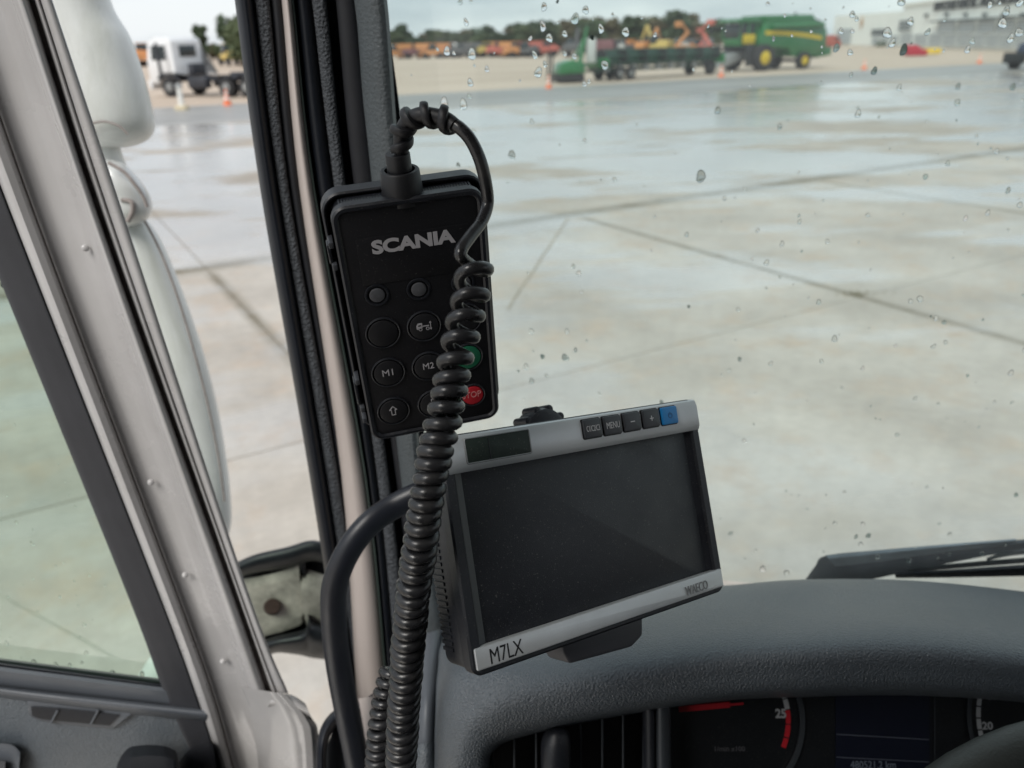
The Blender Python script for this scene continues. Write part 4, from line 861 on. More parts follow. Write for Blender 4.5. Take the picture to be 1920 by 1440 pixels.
# vent
vent = obj('air_vent', [D(x, y, .74) for x, y in ((880, 1300), (1262, 1270), (1262, 1600), (880, 1600))], [(0, 1, 2, 3)], M['black_matt'], cab, smooth=False, label='dark air vent with upright slats below the monitor')
for x in (925, 965, 1006, 1048, 1089, 1130, 1169, 1207):
    P0 = [(x - 2.5, 1300, .672), (x - 2.5, 1440, .665), (x - 1.5, 1600, .66)]; P1 = [(x + 1.5, 1300, .672), (x + 1.5, 1440, .665), (x + 2.5, 1600, .66)]
    dband('slat', P0, P1, M['bezel'], vent, bulge=.0008, ns=4, thick=.045)
dband('vent_knob', [(1030, 1362, .655), (1016, 1385, .645), (1014, 1440, .64), (1014, 1600, .64)], [(1046, 1358, .655), (1068, 1375, .645), (1070, 1440, .64), (1070, 1600, .64)], M['black'], vent, bulge=.008, thick=.03)
dband('vent_frame', [(1204, 1300, .66), (1206, 1440, .66), (1208, 1600, .66)], [(1226, 1300, .655), (1228, 1440, .655), (1230, 1600, .655)], M['black'], vent, bulge=.003, thick=.04)
dband('vent_divider', [(1229, 1290, .66), (1231, 1440, .655), (1233, 1600, .65)], [(1257, 1290, .66), (1259, 1440, .655), (1261, 1600, .65)], M['bezel'], vent, bulge=.004, thick=.04)
# instrument cluster, in its own plane facing the driver
CB = np.column_stack([RT, UP, -fw]); c0 = D(1560, 1360, .70)
Mc = np.eye(4); Mc[:3, :3] = CB @ np.array(Matrix.Rotation(math.radians(-8), 3, 'X')); Mc[:3, 3] = c0
class Fr:
    def __init__(s, M4): s.M = np.array(M4); s.p = s.M[:3, 3]; s.n = s.M[:3, 2]; s.I = np.linalg.inv(s.M)
    def loc(s, px, py, off=0.0):
        d = ray(px, py); p = s.p + s.n * off; t = ((p - CP) @ s.n) / (d @ s.n); q = CP + d * t
        return (s.I[:3, :3] @ q + s.I[:3, 3])[:2]
    def pxm(s, px, py): a = s.loc(px, py); b = s.loc(px + 1, py); return float(np.linalg.norm(b - a))
fc = Fr(Mc)
cl = bpy.data.objects.new('instrument_cluster', None)
bpy.data.objects.remove(cl)
def cvert(pts, off=0): return [(*fc.loc(x, y, off), off) for x, y in pts]
me_pts = [(1240, 1250), (2150, 1250), (2150, 1640), (1240, 1640)]
vv = [(fc.M[:3, :3] @ np.array([*fc.loc(x, y), 0]) + fc.p) for x, y in me_pts] 
cl = obj('instrument_cluster', [tuple(q) for q in vv] + [tuple(q - fc.n * .02) for q in vv], [(0, 1, 2, 3), (7, 6, 5, 4), (0, 4, 5, 1), (1, 5, 6, 2), (2, 6, 7, 3), (3, 7, 4, 0)], M['cluster'], cab, smooth=False, label='dark instrument cluster with red and white gauge scales')
def cpoly(name, polys, m, off=.0006, depth=.0003, label=None):
    v = []; f = []
    for P in polys:
        n_ = len(P); o = len(v); top = [fc.p + fc.M[:3, 0] * a + fc.M[:3, 1] * b + fc.n * (off + depth) for a, b in P]; bot = [q - fc.n * depth for q in top]
        v += top + bot; f.append(tuple(range(o, o + n_))); f += [(o + i, o + n_ + i, o + n_ + (i + 1) % n_, o + (i + 1) % n_) for i in range(n_)]
    return obj(name, v, f, m, cl, smooth=False, label=label)
pm = fc.pxm(1500, 1360)
def arcband(c, r0, r1, a0, a1, n=10):   # degrees clockwise from 12
    o = []
    for k in range(n):
        t0 = math.radians(a0 + (a1 - a0) * k / n); t1 = math.radians(a0 + (a1 - a0) * (k + 1) / n)
        o.append([(c[0] + r * math.sin(t) , c[1] + r * math.cos(t)) for r, t in ((r0, t0), (r1, t0), (r1, t1), (r0, t1))])
    return o
g1 = fc.loc(1352, 1345); R1 = 128 * pm
cpoly('gauge_ring', arcband(g1, 146 * pm, 155 * pm, 20, 200, 40), M['bezel'], .002, .002)
for a0, a1, m in ((60, 71, 'gauge_white'), (72, 80, 'gauge_white'), (81, 92, 'gauge_red'), (93, 103, 'gauge_red'), (104, 112, 'gauge_red')): cpoly('scale_mark', arcband(g1, 121 * pm, 130 * pm, a0 + 3, a1 + 3, 5), M[m])
q0, q1 = fc.loc(1275, 1327), fc.loc(1362, 1319); cpoly('needle', stroke([q0, q1], 10 * pm), M['gauge_red'], .004, .001); cpoly('needle', stroke([q1, fc.loc(1390, 1317)], 4 * pm), M['gauge_red'], .004, .0005)
g2 = fc.loc(1985, 1350)
for a0 in range(-112, -62, 8): cpoly('scale_mark', arcband(g2, 147 * pm, 155 * pm, a0, a0 + 7, 4), M['gauge_white'])
cpoly('gauge_ring', arcband(g2, 168 * pm, 174 * pm, -170, -20, 40), M['bezel'], .002, .002)
cpoly('display', [[fc.loc(*p) for p in ((1566, 1270), (1742, 1270), (1742, 1600), (1566, 1600))]], M['lcd_blue'], .0004, .0003)
dln = mat('display_line', (.09, .10, .13), .4)
cpoly('display_line', stroke([fc.loc(1568, 1376), fc.loc(1740, 1386)], 1.6 * pm) + stroke([fc.loc(1568, 1419), fc.loc(1740, 1428)], 1.6 * pm), dln, .001, .0002)
cpoly('panel_split', stroke([fc.loc(1752, 1270), fc.loc(1752, 1500)], 2 * pm), dln if False else M['bezel'], .0006, .0002)
def ctext(s, px, py, w, h, m, name='number', bold=.0):
    x, y = fc.loc(px, py); Mt = Matrix(INV[cl.name]) @ Matrix(fc.M) @ Matrix.Translation((x, y, .0012))
    return text_o(name, s, w * pm, h * pm, m, cl, Mt, bold=bold)
ctext('25', 1463, 1337, 20, 17, M['gauge_white'], bold=.03); ctext('40', 1856, 1304, 22, 15, M['gauge_white'], bold=.02); ctext('20', 1850, 1360, 20, 14, M['gauge_white'], bold=.02)
ctext('1/min x100', 1368, 1403, 56, 9, mat('faint_print', (.10, .10, .11), .5), 'gauge_text'); ctext('480521.2 km', 1636, 1433, 84, 13, mat('display_text', (.16, .19, .24), .5), 'odometer_text')

# ---- steering wheel rim (near, soft)
wc_ = D(2165, 2062, .50); nrm = (CP - wc_) + np.array([0, .25, .35]); nrm = -fw * .9 + UP * .15; nrm /= np.linalg.norm(nrm)
ex = np.cross(UP, nrm); ex /= np.linalg.norm(ex); ey = np.cross(nrm, ex); Rw = 640 / F * .50
ring = [wc_ + Rw * (math.cos(t) * ex + math.sin(t) * ey) for t in np.linspace(0, 2 * math.pi, 65)[:-1]]
rr_ = []
for i, p in enumerate(ring):
    t = (ring[(i + 1) % 64] - ring[i - 1]); t /= np.linalg.norm(t); a = p - wc_; a /= np.linalg.norm(a)
    rr_.append(np.array([p + .0175 * (math.cos(s) * a + math.sin(s) * nrm) for s in np.linspace(0, 2 * math.pi, 17)[:-1]]))
rr_.append(rr_[0]); sw = loft('steering_wheel', rr_, M['leather'], cab, caps=False, label='blurred grey steering wheel rim in the lower right corner')
for a in (0, 180, 270):
    t = math.radians(a); tube('spoke', [wc_ - nrm * .02, wc_ - nrm * .012 + (Rw * .5) * (math.cos(t) * ex + math.sin(t) * ey), wc_ + Rw * .99 * (math.cos(t) * ex + math.sin(t) * ey)], [.03, .02, .014], M['leather'], sw)
tube('hub', [wc_ - nrm * .05, wc_ - nrm * .01, wc_ + nrm * .01, wc_ + nrm * .014], [.07, .075, .07, .03], M['leather'], sw, n=24)

# ---- grab handle
hp = cr([(880, 905, .70), (800, 922, .70), (742, 948, .70), (690, 985, .69), (652, 1035, .69), (628, 1095, .70), (626, 1160, .715), (634, 1240, .735), (650, 1330, .755), (668, 1420, .775), (690, 1540, .80)], 8)
gh = tube('grab_handle', [D(*p) for p in hp], .0119, M['handle'], cab, n=20, flat=.8, label='bent black grab handle in front of the pillar')
# ---- door opening seal + sill, lower left of the pillar
dband('opening_seal', [(700, 1300, .82), (668, 1318, .82), (632, 1328, .82), (606, 1355, .81), (594, 1395, .80), (593, 1450, .80), (596, 1560, .80)], [(700, 1330, .82), (672, 1342, .82), (644, 1352, .82), (622, 1375, .81), (613, 1405, .80), (612, 1450, .80), (614, 1560, .80)], M['rubber'], cab, bulge=.012, thick=.02, label='curved black rubber seal of the door opening')
dband('sill_panel', [(612, 1560, .83), (611, 1430, .83), (618, 1385, .83), (640, 1352, .83), (680, 1340, .83)], [(720, 1560, .84), (715, 1430, .84), (715, 1400, .84), (712, 1380, .84), (705, 1350, .84)], M['bezel'], cab, bulge=.006, thick=.03)
dband('painted_sill', [(672, 1310, .80), (684, 1380, .80), (690, 1440, .80), (696, 1560, .80)], [(728, 1300, .80), (735, 1380, .80), (738, 1440, .80), (742, 1560, .80)], M['paint_in'], cab, bulge=.01, thick=.03)
# ---- open door
DY = [-160, 0, 400, 1100, 1300, 1440, 1620]
A_ = [-278, -213, -51, 233, 308, 372, 445]; B_ = [-195, -133, 19, 292, 366, 412, 470]; C__ = [-131, -75, 63, 326, 398, 437, 486]
D_ = [-38, 20, 158, 398, 466, 512, 570]; E_ = [6, 60, 187, 437, 506, 548, 600]; F_ = [46, 98, 231, 462, 541, 560, 610]
def dz(a, b, n=None): return [(x, y) for x, y in zip(a, DY)][:n], [(x, y) for x, y in zip(b, DY)][:n]
def mixl(a, b, t): return [p * (1 - t) + q * t for p, q in zip(a, b)]
a, b = dz(C__, mixl(D_, E_, .12)); door = ribbon('door', a, b, .640, M['paint'], cab, bulge=-.004, thick=.03, prof=[(0, -.6), (.08, .3), (.35, 1), (.7, .9), (.9, .1), (1, -1.5)], ns=16, label='open white painted cab door, seen along its front frame')
def dpb(name, A, B, Y, m, bulge, thick=.02, n=None, prof=None, label=None, ns=10):
    a, b = dz(A, B, n); return ribbon(name, a, b, Y, m, door, bulge=bulge, thick=thick, prof=prof, label=label, ns=ns)
dpb('frame_edge', [x - 2 for x in B_], C__, .640, M['paint'], .014, prof=[(0, 0), (.1, .55), (.3, .95), (.5, 1), (.8, .75), (1, .15)])
dpb('frame_seam', mixl(B_, C__, .985), mixl(C__, D_, .03), .6375, M['seam'], .0005, prof=[(0, .5), (1, .5)])
dpb('frame_ridge', mixl(D_, E_, .05), mixl(D_, E_, .86), .636, M['paint'], .012, n=5)
dpb('frame_groove', mixl(D_, E_, .8), mixl(E_, F_, .2), .640, M['seam'], .0, n=5)
dpb('frame_flange', mixl(E_, F_, .10), mixl(E_, F_, .42), .637, M['paint'], .006, n=5)
dpb('outer_flange', mixl(E_, F_, .40), F_, .634, M['paint'], .004, .03, n=5)
dpb('window_gasket', A_, [x + 3 for x in B_], .636, mat('door_gasket_grey', (.036, .037, .043), .6, bump=.15, bscale=900, var=.15, vscale=12), .003, .02, prof=[(0, 0), (.06, .8), (.5, 1), (.9, .9), (.97, .2), (1, 0)])
dpb('gasket_lip', mixl(A_, B_, .93), mixl(B_, C__, .02), .634, M['black_matt'], .003, .02)
# lower hinge corner of the door
ribbon('hinge_corner', [(452, 1288), (470, 1340), (485, 1440), (500, 1620)], [(545, 1303), (584, 1345), (598, 1395), (600, 1620)], .634, M['paint'], door, bulge=.020, thick=.05, prof=[(0, 0), (.25, .5), (.6, .85), (.72, .78), (.78, .9), (.92, .75), (1, 0)], ns=18, back=True)
ribbon('corner_cap', [(512, 1306), (530, 1301), (550, 1304), (572, 1318)], [(500, 1330), (525, 1332), (550, 1340), (586, 1350)], .630, M['paint'], door, bulge=.012, thick=.04)
for x, y in ((160, 465), (283, 904), (347, 1078), (418, 1240)):
    tube('dimple', [HY(x, y, .6378), HY(x, y, .6368)], [.0030, .0020], M['paint'], door, n=16)
# beads of rain water along the crease of the door frame
for k in range(55):
    yy = rd.uniform(180, 1150); t_ = rd.gauss(.96, .03)
    bx = np.interp(yy, DY, B_); cx_ = np.interp(yy, DY, C__); px_ = bx + (cx_ - bx) * t_
    p = HY(px_, yy, .6345 if t_ < .9 else .6368 if t_ < 1.06 else .641); sz = rd.uniform(.0004, .0007); Mw = np.eye(4); Mw[:3, :3] = np.column_stack([[1, 0, 0], [0, 0, 1], [0, -1, 0]]) * sz; Mw[:3, 3] = p
    o = bpy.data.objects.new('water_bead', random.choice(dms)); COL.objects.link(o); o.parent = door; o.matrix_local = Matrix(INV[door.name] @ Mw)
# door glass and lower edge
gd = [HY(-400, -200, .652), HY(-230, -200, .652), HY(330, 1300, .652), HY(-400, 1225, .652)]
gv = [p + np.array([0, .005 * k, 0]) for k in (0, 1) for p in gd]
dgl = obj('door_window', gd, [(0, 1, 2, 3)], M['glass_door'], door, smooth=False)
gn = np.array([0, -1., 0]); GB = np.column_stack([[1, 0, 0], [0, 0, 1], [0, 1, 0]]).astype(float)
def on_door(px, py): return HY(px, py, .653)
for x, y, r in ((63, 1242, 7), (105, 1246, 5), (131, 1248, 5), (212, 1264, 8), (267, 1265, 7), (153, 1243, 4), (162, 1225, 6), (13, 1207, 6), (158, 1172, 5), (5, 535, 7), (30, 980, 4), (112, 1120, 4), (60, 1020, 5), (140, 950, 3)): add_drop(x, y, r * .8, dgl, on_door, GB, rd.uniform(-.3, .3))
for k in range(30): add_drop(rd.uniform(0, 240), rd.uniform(700, 1240), rd.uniform(1.2, 2.4), dgl, on_door, GB)
def hb(name, T, B, Y, m, bulge, thick=.02, par=None, label=None, prof=None): return ribbon(name, T, B, Y, m, par or door, bulge=bulge, thick=thick, label=label, prof=prof)
hb('glass_edge', [(-200, 1208), (0, 1234), (300, 1272), (330, 1277)], [(-200, 1218), (0, 1244), (300, 1283), (330, 1288)], .648, M['gasket'], .002, .006)
hb('weatherstrip', [(-200, 1216), (0, 1242), (150, 1262), (330, 1286)], [(-200, 1226), (0, 1251), (150, 1271), (330, 1294)], .642, M['rubber'], .003)
hb('window_ledge', [(-200, 1222), (0, 1250), (150, 1269), (330, 1292)], [(-200, 1262), (0, 1288), (150, 1305), (335, 1326)], .638, M['dash_smooth'], .004, prof=[(0, 0), (.2, 1), (.8, .8), (1, 0)])
hb('trim_roll', [(-200, 1258), (0, 1286), (150, 1303), (385, 1329)], [(-200, 1280), (0, 1308), (150, 1328), (392, 1355)], .636, M['dash_smooth'], .010)
hb('trim_panel', [(-200, 1276), (0, 1304), (150, 1324), (350, 1347)], [(-200, 1700), (0, 1700), (150, 1700), (420, 1700)], .640, M['dash'], .004, .03, prof=[(0, 0), (.02, .8), (.5, 1), (1, .9)], label='grey grained door trim panel')
dv = hb('demister_vent', [(52, 1314), (70, 1313), (160, 1324), (246, 1338)], [(54, 1340), (78, 1352), (160, 1362), (212, 1366)], .634, M['dash_smooth'], .002, .004, label='slim grey demister vent with two dividers in the door trim')
hb('vent_slot', [(58, 1325), (75, 1325), (150, 1331), (224, 1340)], [(60, 1342), (82, 1349), (150, 1356), (206, 1361)], .6315, M['black_matt'], .001, .004, par=dv)
for x in (100, 176): hb('vent_divider', [(x - 2 + 8, 1332), (x - 8, 1358)], [(x + 3 + 8, 1332), (x - 3, 1358)], .6295, M['dash_smooth'], .001, .004, par=dv)
knob = ribbon('door_pull', [(216, 1500), (218, 1440), (238, 1405), (262, 1398), (290, 1397), (318, 1402), (334, 1420), (345, 1500)], [(216, 1600), (222, 1600), (240, 1600), (262, 1600), (290, 1600), (318, 1600), (334, 1600), (345, 1600)], .56, mat('pull_black', (.008, .009, .012), .7, spec=.2), door, bulge=.03, thick=.05, label='black blurred door pull at the bottom edge')
ribbon('pull_corner', [(330, 1440), (352, 1408), (385, 1390), (400, 1396)], [(330, 1620), (360, 1620), (400, 1620), (425, 1620)], .62, M['black_matt'], door, bulge=.012, thick=.02)
swp = ribbon('switch_bezel', [(-120, 1380), (-20, 1392), (20, 1396), (38, 1410)], [(-120, 1640), (-20, 1640), (10, 1600), (30, 1500)], .628, M['dash_smooth'], door, bulge=.006, thick=.02)
ribbon('switch', [(-100, 1420), (-10, 1426), (10, 1428)], [(-100, 1600), (-10, 1600), (4, 1560)], .618, M['btn'], swp, bulge=.004, thick=.01)
# ---- hinge bracket outside, between door and pillar
hg = ribbon('hinge_bracket', [(440, 1058), (480, 1040), (540, 1026), (583, 1014), (620, 1022)], [(440, 1225), (480, 1225), (540, 1215), (583, 1215), (620, 1215)], .95, M['black'], cab, bulge=.02, thick=.08, label='black and white hinge bracket between the door and the pillar')
ribbon('bracket_plate', [(450, 1086), (480, 1082), (520, 1073), (552, 1062), (560, 1058)], [(470, 1206), (500, 1192), (530, 1184), (562, 1172), (568, 1164)], .90, M['dirty_plate'], hg, bulge=.004, thick=.02, prof=[(0, 0), (.05, 1), (.95, 1), (1, 0)])
ribbon('bracket_lip', [(440, 1056), (480, 1039), (540, 1025), (583, 1013), (620, 1021)], [(440, 1084), (480, 1074), (540, 1064), (583, 1052), (620, 1058)], .89, M['black'], hg, bulge=.01, thick=.06)
ribbon('bracket_block', [(563, 1078), (575, 1068), (590, 1072), (615, 1080)], [(566, 1160), (580, 1178), (595, 1178), (615, 1190)], .91, M['dirty_plate'], hg, bulge=.02, thick=.05)
ribbon('bracket_foot', [(490, 1202), (520, 1192), (572, 1178), (578, 1152), (588, 1166), (620, 1176)], [(500, 1232), (520, 1224), (560, 1228), (578, 1232), (588, 1234), (620, 1238)], .89, M['black'], hg, bulge=.02, thick=.05)
ribbon('bracket_rib', [(560, 1046), (562, 1060)], [(572, 1046), (572, 1088)], .90, M['black'], hg, bulge=.004, thick=.04)
for x in (478, 500, 525, 541): ribbon('bracket_rib', [(x, 1050), (x, 1060)], [(x + 7, 1050), (x + 6, 1080)], .905, M['black'], hg, bulge=.004, thick=.03)
tube('bolt_hole', [HY(511, 1137, .897), HY(511, 1137, .884)], [.0125, .010], M['rust'], hg, n=20)
# ---- mirror housings outside the door
def blob(name, rows, Y, m, par, th=.07, label=None):
    R_ = cr([(y, a, b, t) for y, a, b, t in rows], 7); rings = []
    for y, a, b, t in R_:
        c = (a + b) / 2; hw = max((b - a) / 2, .5)
        rings.append(np.array([HY(c + hw * math.cos(q), y, Y - th * t * math.sin(q) * (abs(math.sin(q)) ** -.25 if abs(math.sin(q)) > 1e-3 else 1)) for q in np.linspace(0, 2 * math.pi, 29)[:-1]]))
    return loft(name, rings, m, par, label=label, sharp=60)
mir = blob('door_mirror', [(-260, -120, 150, .8), (-150, -60, 178, 1), (0, 0, 208, 1), (70, 40, 245, 1), (140, 60, 270, 1), (200, 80, 286, 1), (235, 95, 292, .95), (258, 110, 282, .8), (272, 130, 258, .5), (277, 160, 236, .2)], 1.08, M['mirror_w'], cab, .07, 'white mirror housing outside the open door')
tube('shell_seam', cr([HY(*p, 1.008) for p in ((150, 238), (190, 228), (222, 236), (240, 252))], 6), .0014, M['seam'], mir, n=8)
blob('mirror_neck', [(250, 120, 222, .8), (290, 130, 230, 1), (340, 150, 250, 1), (400, 170, 270, 1)], 1.10, M['mirror_w'], mir, .04)
blob('mirror_clamp', [(300, 150, 215, .4), (312, 150, 238, .8), (345, 160, 268, 1), (375, 170, 284, 1), (400, 180, 284, 1), (418, 195, 268, .8), (426, 210, 246, .4)], 1.03, mat('mirror_clamp_gloss', (.62, .63, .62), .22, coat=.4, var=.06, vscale=30), mir, .045)
cb_ = [[HY(*p, 1.03 - .045 - o) for p in ((203, 305), (232, 322), (252, 345), (268, 368), (276, 388))] for o in (.002,)][0]
tube('clamp_seam', cr(cb_, 4), .0022, M['seam'], mir, n=8)
tube('clamp_seam', cr([HY(*p, .985) for p in ((228, 375), (246, 378), (249, 395), (240, 415))], 4), .0028, M['seam'], mir, n=8)
blob('lower_mirror', [(405, 150, 268, .5), (430, 160, 290, .8), (470, 180, 312, 1), (560, 210, 348, 1), (660, 230, 382, 1), (760, 250, 408, 1), (860, 270, 425, 1), (930, 290, 433, .95), (980, 310, 434, .8), (1010, 330, 425, .5), (1025, 350, 405, .2)], 1.07, M['mirror_w'], mir, .05)
tube('shell_seam', cr([HY(*p, 1.02) for p in ((268, 408), (300, 470), (334, 560), (364, 660), (390, 760), (410, 860), (421, 940))], 6), .0016, M['seam'], mir, n=8)
sp = ribbon('step_fairing', [(235, 1300), (262, 1262), (278, 1236), (292, 1222)], [(250, 1420), (290, 1420), (310, 1420), (340, 1420)], .95, M['mirror_w'], cab, bulge=.03, thick=.03, label='white corner of the lower cab fairing seen through the door glass')

# ================================================================ SUSPENSION REMOTE
def frameM(x, y, n, p):
    x = np.array(x); x /= np.linalg.norm(x); y = np.array(y) - x * np.dot(x, y); y /= np.linalg.norm(y); n = np.cross(x, y)
    m = np.eye(4); m[:3, 0], m[:3, 1], m[:3, 2], m[:3, 3] = x, y, n, p; return m
MR = frameM([.9695, .2327, .0765], [-.0309, -.1936, .9806], None, [-.0544, .4664, 2.3393])
fr = Fr(MR)
rem = root('remote_control', 'black handheld remote with round buttons and a coiled cable, hung on the pillar', 'remote control', M=Matrix(MR))
WR, HR = .088, .1655
bodyr = rprism('body', WR - .003, HR - .003, .0085, -.024, -.0015, M['black'], rem, bev=.002)
rring('rim', WR, HR, .009, .0042, -.006, .0012, M['black'], rem, bev=.0012)
rprism('face_plate', WR - .0075, HR - .0075, .006, -.004, 0.0, M['black_face'], rem, bev=.0006)
rprism('upper_panel', WR - .022, .030, .001, -.001, .00035, M['black_face'], rem, bev=.0002, cx=.0005, cy=.047)
# ribbed sides
bm = bmesh.new()
for k in range(46): b_box(bm, (-WR / 2 + .006 + k * (WR - .012) / 45, (HR - .003) / 2, -.010), (.0009, .0009, .010))
for s in (-1, 1):
    for k in range(80): b_box(bm, (s * (WR - .003) / 2, -HR / 2 + .009 + k * (HR - .018) / 79, -.010), (.0009, .0009, .010))
tag(bmobj('grip_ribs', bm, M['black'], rem, smooth=False), kind='stuff')
hold = rring('holder', WR + .009, HR + .004, .012, .0026, -.027, -.0165, M['black'], rem, bev=.001, cy=.0, label='black holder clipped round the back of the remote')
rprism('holder_back', WR + .008, HR + .003, .011, -.030, -.027, M['black'], hold, cy=.0, bev=.0012)
for yy in (.058, .044, -.038, -.060, -.069): box_o('holder_clip', (-WR / 2 - .0025, yy, -.012), (.003, .004, .013), M['btn'], hold, .0006)
for yy, hh in ((.051, .012), (-.049, .018)): box_o('holder_clip', (-WR / 2 - .004, yy, -.014), (.0025, hh, .010), M['black'], hold, .0008)
box_o('holder_arm', (-.002, -.005, -.075), (.022, .05, .08), M['black_matt'], hold, .004)
def rl(px, py, z=0): return fr.loc(px, py, z)
ps = fr.pxm(790, 620)
def disc(name, px, py, r, h, m, z=0, par=rem, bev=.0006, n=36):
    x, y = rl(px, py, z); return cyl_o(name, (x, y, z - .001), (x, y, z + h), r, m, par, n=n, bev=bev)
def ringo(name, px, py, r0, r1, h, m, par=rem, z=0):
    x, y = rl(px, py, z); n = 40; rings = []
    for rr2, zz in ((r1, 0), (r1 - .0002, h * .8), ((r0 + r1) / 2, h), (r0 + .0002, h * .8), (r0, 0)):
        rings.append(np.array([(x + rr2 * math.cos(t), y + rr2 * math.sin(t), z + zz) for t in np.linspace(0, 2 * math.pi, n, endpoint=False)]))
    return loft(name, rings, m, par, caps=False, world=False)
for x, y in ((707, 553), (785, 542), (868, 530)):
    ringo('led_collar', x, y, 17 * ps, 22 * ps, .0009, M['black']); disc('indicator_lamp', x, y, 13.5 * ps, .0012, M['led'])
BTN = {(718, 624): 'btn_black', (795, 611): 'btn_black', (872, 597): 'btn_black', (728, 698): 'btn_black', (803, 686): 'btn_black', (877, 669): 'green_b', (738, 770): 'btn_black', (813, 756): 'btn_black', (886, 740): 'red_b'}
bt = {}
for (x, y), m in BTN.items():
    col = m != 'btn_black'; r = (25 if m == 'green_b' else 21 if m == 'red_b' else 27)
    ringo('button_collar', x, y, (r + 2) * ps, (r + 5.5) * ps, .0012, M['black'])
    b = disc('button', x, y, r * ps, .0014, M[m], bev=.0005); bt[(x, y)] = b
    if m == 'red_b': b['label'] = 'red stop button'
    if m == 'green_b': b['label'] = 'green button partly hidden by the cable'
ZT = .00145
def rtext(s, px, py, w, h, m, par=rem, bold=0, z=ZT, ang=0, name='lettering', spacing=1):
    x, y = rl(px, py, z); return text_o(name, s, w * ps, h * ps, m, par, Matrix.Translation((x, y, z + .0001)) @ Matrix.Rotation(ang, 4, 'Z'), bold=bold, spacing=spacing)
rtext('SCANIA', 776, 453, 146, 26, M['print_w'], bold=.045, z=.0005, spacing=.98)
rtext('M1', 727, 699, 20, 13.5, M['print_w'], bt[(728, 698)]); rtext('M2', 803.5, 686, 21, 13.5, M['print_w'], bt[(803, 686)])
rtext('STOP', 884.5, 740, 38, 14, M['print_r'], bt[(886, 740)])
def arrow(px, py, up=1):
    x, y = rl(px, py, ZT); s = ps
    P = [(0, 10), (7, 2), (3.6, 2), (3.6, -10), (-3.6, -10), (-3.6, 2), (-7, 2)]
    return stroke([(x + a * s, y + up * b * s) for a, b in P], 1.5 * s, True)
polys_o('arrow_symbol', arrow(737.5, 770), ZT, M['print_w'], bt[(738, 770)]); polys_o('arrow_symbol', arrow(813, 756, -1), ZT, M['print_w'], bt[(813, 756)])
x, y = rl(796, 612, ZT)
def S_(P): return [(x + a * ps, y + b * ps) for a, b in P]
def circ(cx, cy, r, w): return stroke([(x + (cx + r * math.cos(t)) * ps, y + (cy + r * math.sin(t)) * ps) for t in np.linspace(0, 2 * math.pi, 14)[:-1]], w * ps, True)
tp_ = [S_([(-15, -4), (-15, 3), (-12, 8), (-5, 8), (-5, 4.5), (-11, 4.5), (-12.5, 1), (-5, 1), (-5, -1), (-10, -3), (-12, -5)]), S_([(-5.5, 8), (-4, 8), (-4, -2), (-5.5, -2)])]
tp_ += circ(-8, -5, 2.8, 1.3) + circ(5.5, -5, 2.8, 1.3) + stroke(S_([(-3, 1), (8, 1)]), 1.6 * ps) + stroke(S_([(11.5, -6), (11.5, 7)]), 1.3 * ps) + [S_([(11.5, 10), (13.6, 6), (9.4, 6)]), S_([(11.5, -9), (9.4, -5), (13.6, -5)])]
polys_o('truck_symbol', tp_, ZT, M['print_w'], bt[(795, 611)])
# cable socket collar on the top face
cx, _ = rl(760, 372, 0); yt = HR / 2
yc1 = rl(752, 316, -.012)[1]
zc = -.011
def yl(L): return [np.array(p) for p in L]
rings = []
for rr2, yy in ((.0122, yt - .006), (.0120, yt), (.0112, yc1 - .0008), (.0106, yc1), (.0088, yc1), (.0086, yc1 - .004), (.0086, yt)):
    rings.append(np.array([(cx + rr2 * math.cos(t), yy, zc + rr2 * math.sin(t)) for t in np.linspace(0, 2 * math.pi, 33)[:-1]]))
loft('socket_collar', rings, M['btn_black'], rem, world=False)
# front lobe carrying the collar down over the rim
cyl_o('plug', (cx, yt + .002, zc), (cx, rl(752, 286, zc)[1], zc), .0073, M['btn_black'], rem, r2=.0070, n=28, bev=.0005)
# strain relief: core with a spiral ridge (world space)
zfr = fr
def W3(px, py, zoff):                 # point above the remote's plane, local offset zoff
    a = fr.loc(px, py, zoff); q = fr.M @ np.array([a[0], a[1], zoff, 1]); return q[:3]
core = cr([W3(753, 290, zc), W3(752, 266, zc), W3(754, 246, -.010), W3(766, 226, -.007), W3(786, 216, -.002), W3(812, 217, .002), W3(836, 224, .006), W3(852, 236, .010)], 14)
tube('strain_relief', core, .0042, M['btn_black'], rem, n=16)
T, N, B = frames(core); s = np.concatenate([[0], np.cumsum(np.linalg.norm(np.diff(core, axis=0), axis=1))]); L_ = s[-1]
turns = 4.6; nn = 420; rings = []
for k in range(nn):
    q = .004 + (L_ - .004) * k / (nn - 1); c = np.array([np.interp(q, s, core[:, i]) for i in range(3)]); n_ = np.array([np.interp(q, s, N[:, i]) for i in range(3)]); b_ = np.array([np.interp(q, s, B[:, i]) for i in range(3)]); t_v = np.cross(n_, b_)
    a = 2 * math.pi * turns * k / (nn - 1) + 1.0; e = n_ * math.cos(a) + b_ * math.sin(a); w = .0023; r0 = .0026; r1 = .0070
    rings.append(np.array([c + e * r0 - t_v * w * 1.25, c + e * (r1 - .0006) - t_v * w, c + e * r1 - t_v * w * .5, c + e * r1 + t_v * w * .5, c + e * (r1 - .0006) + t_v * w, c + e * r0 + t_v * w * 1.25]))
loft('strain_relief_ridge', rings, M['btn_black'], rem)
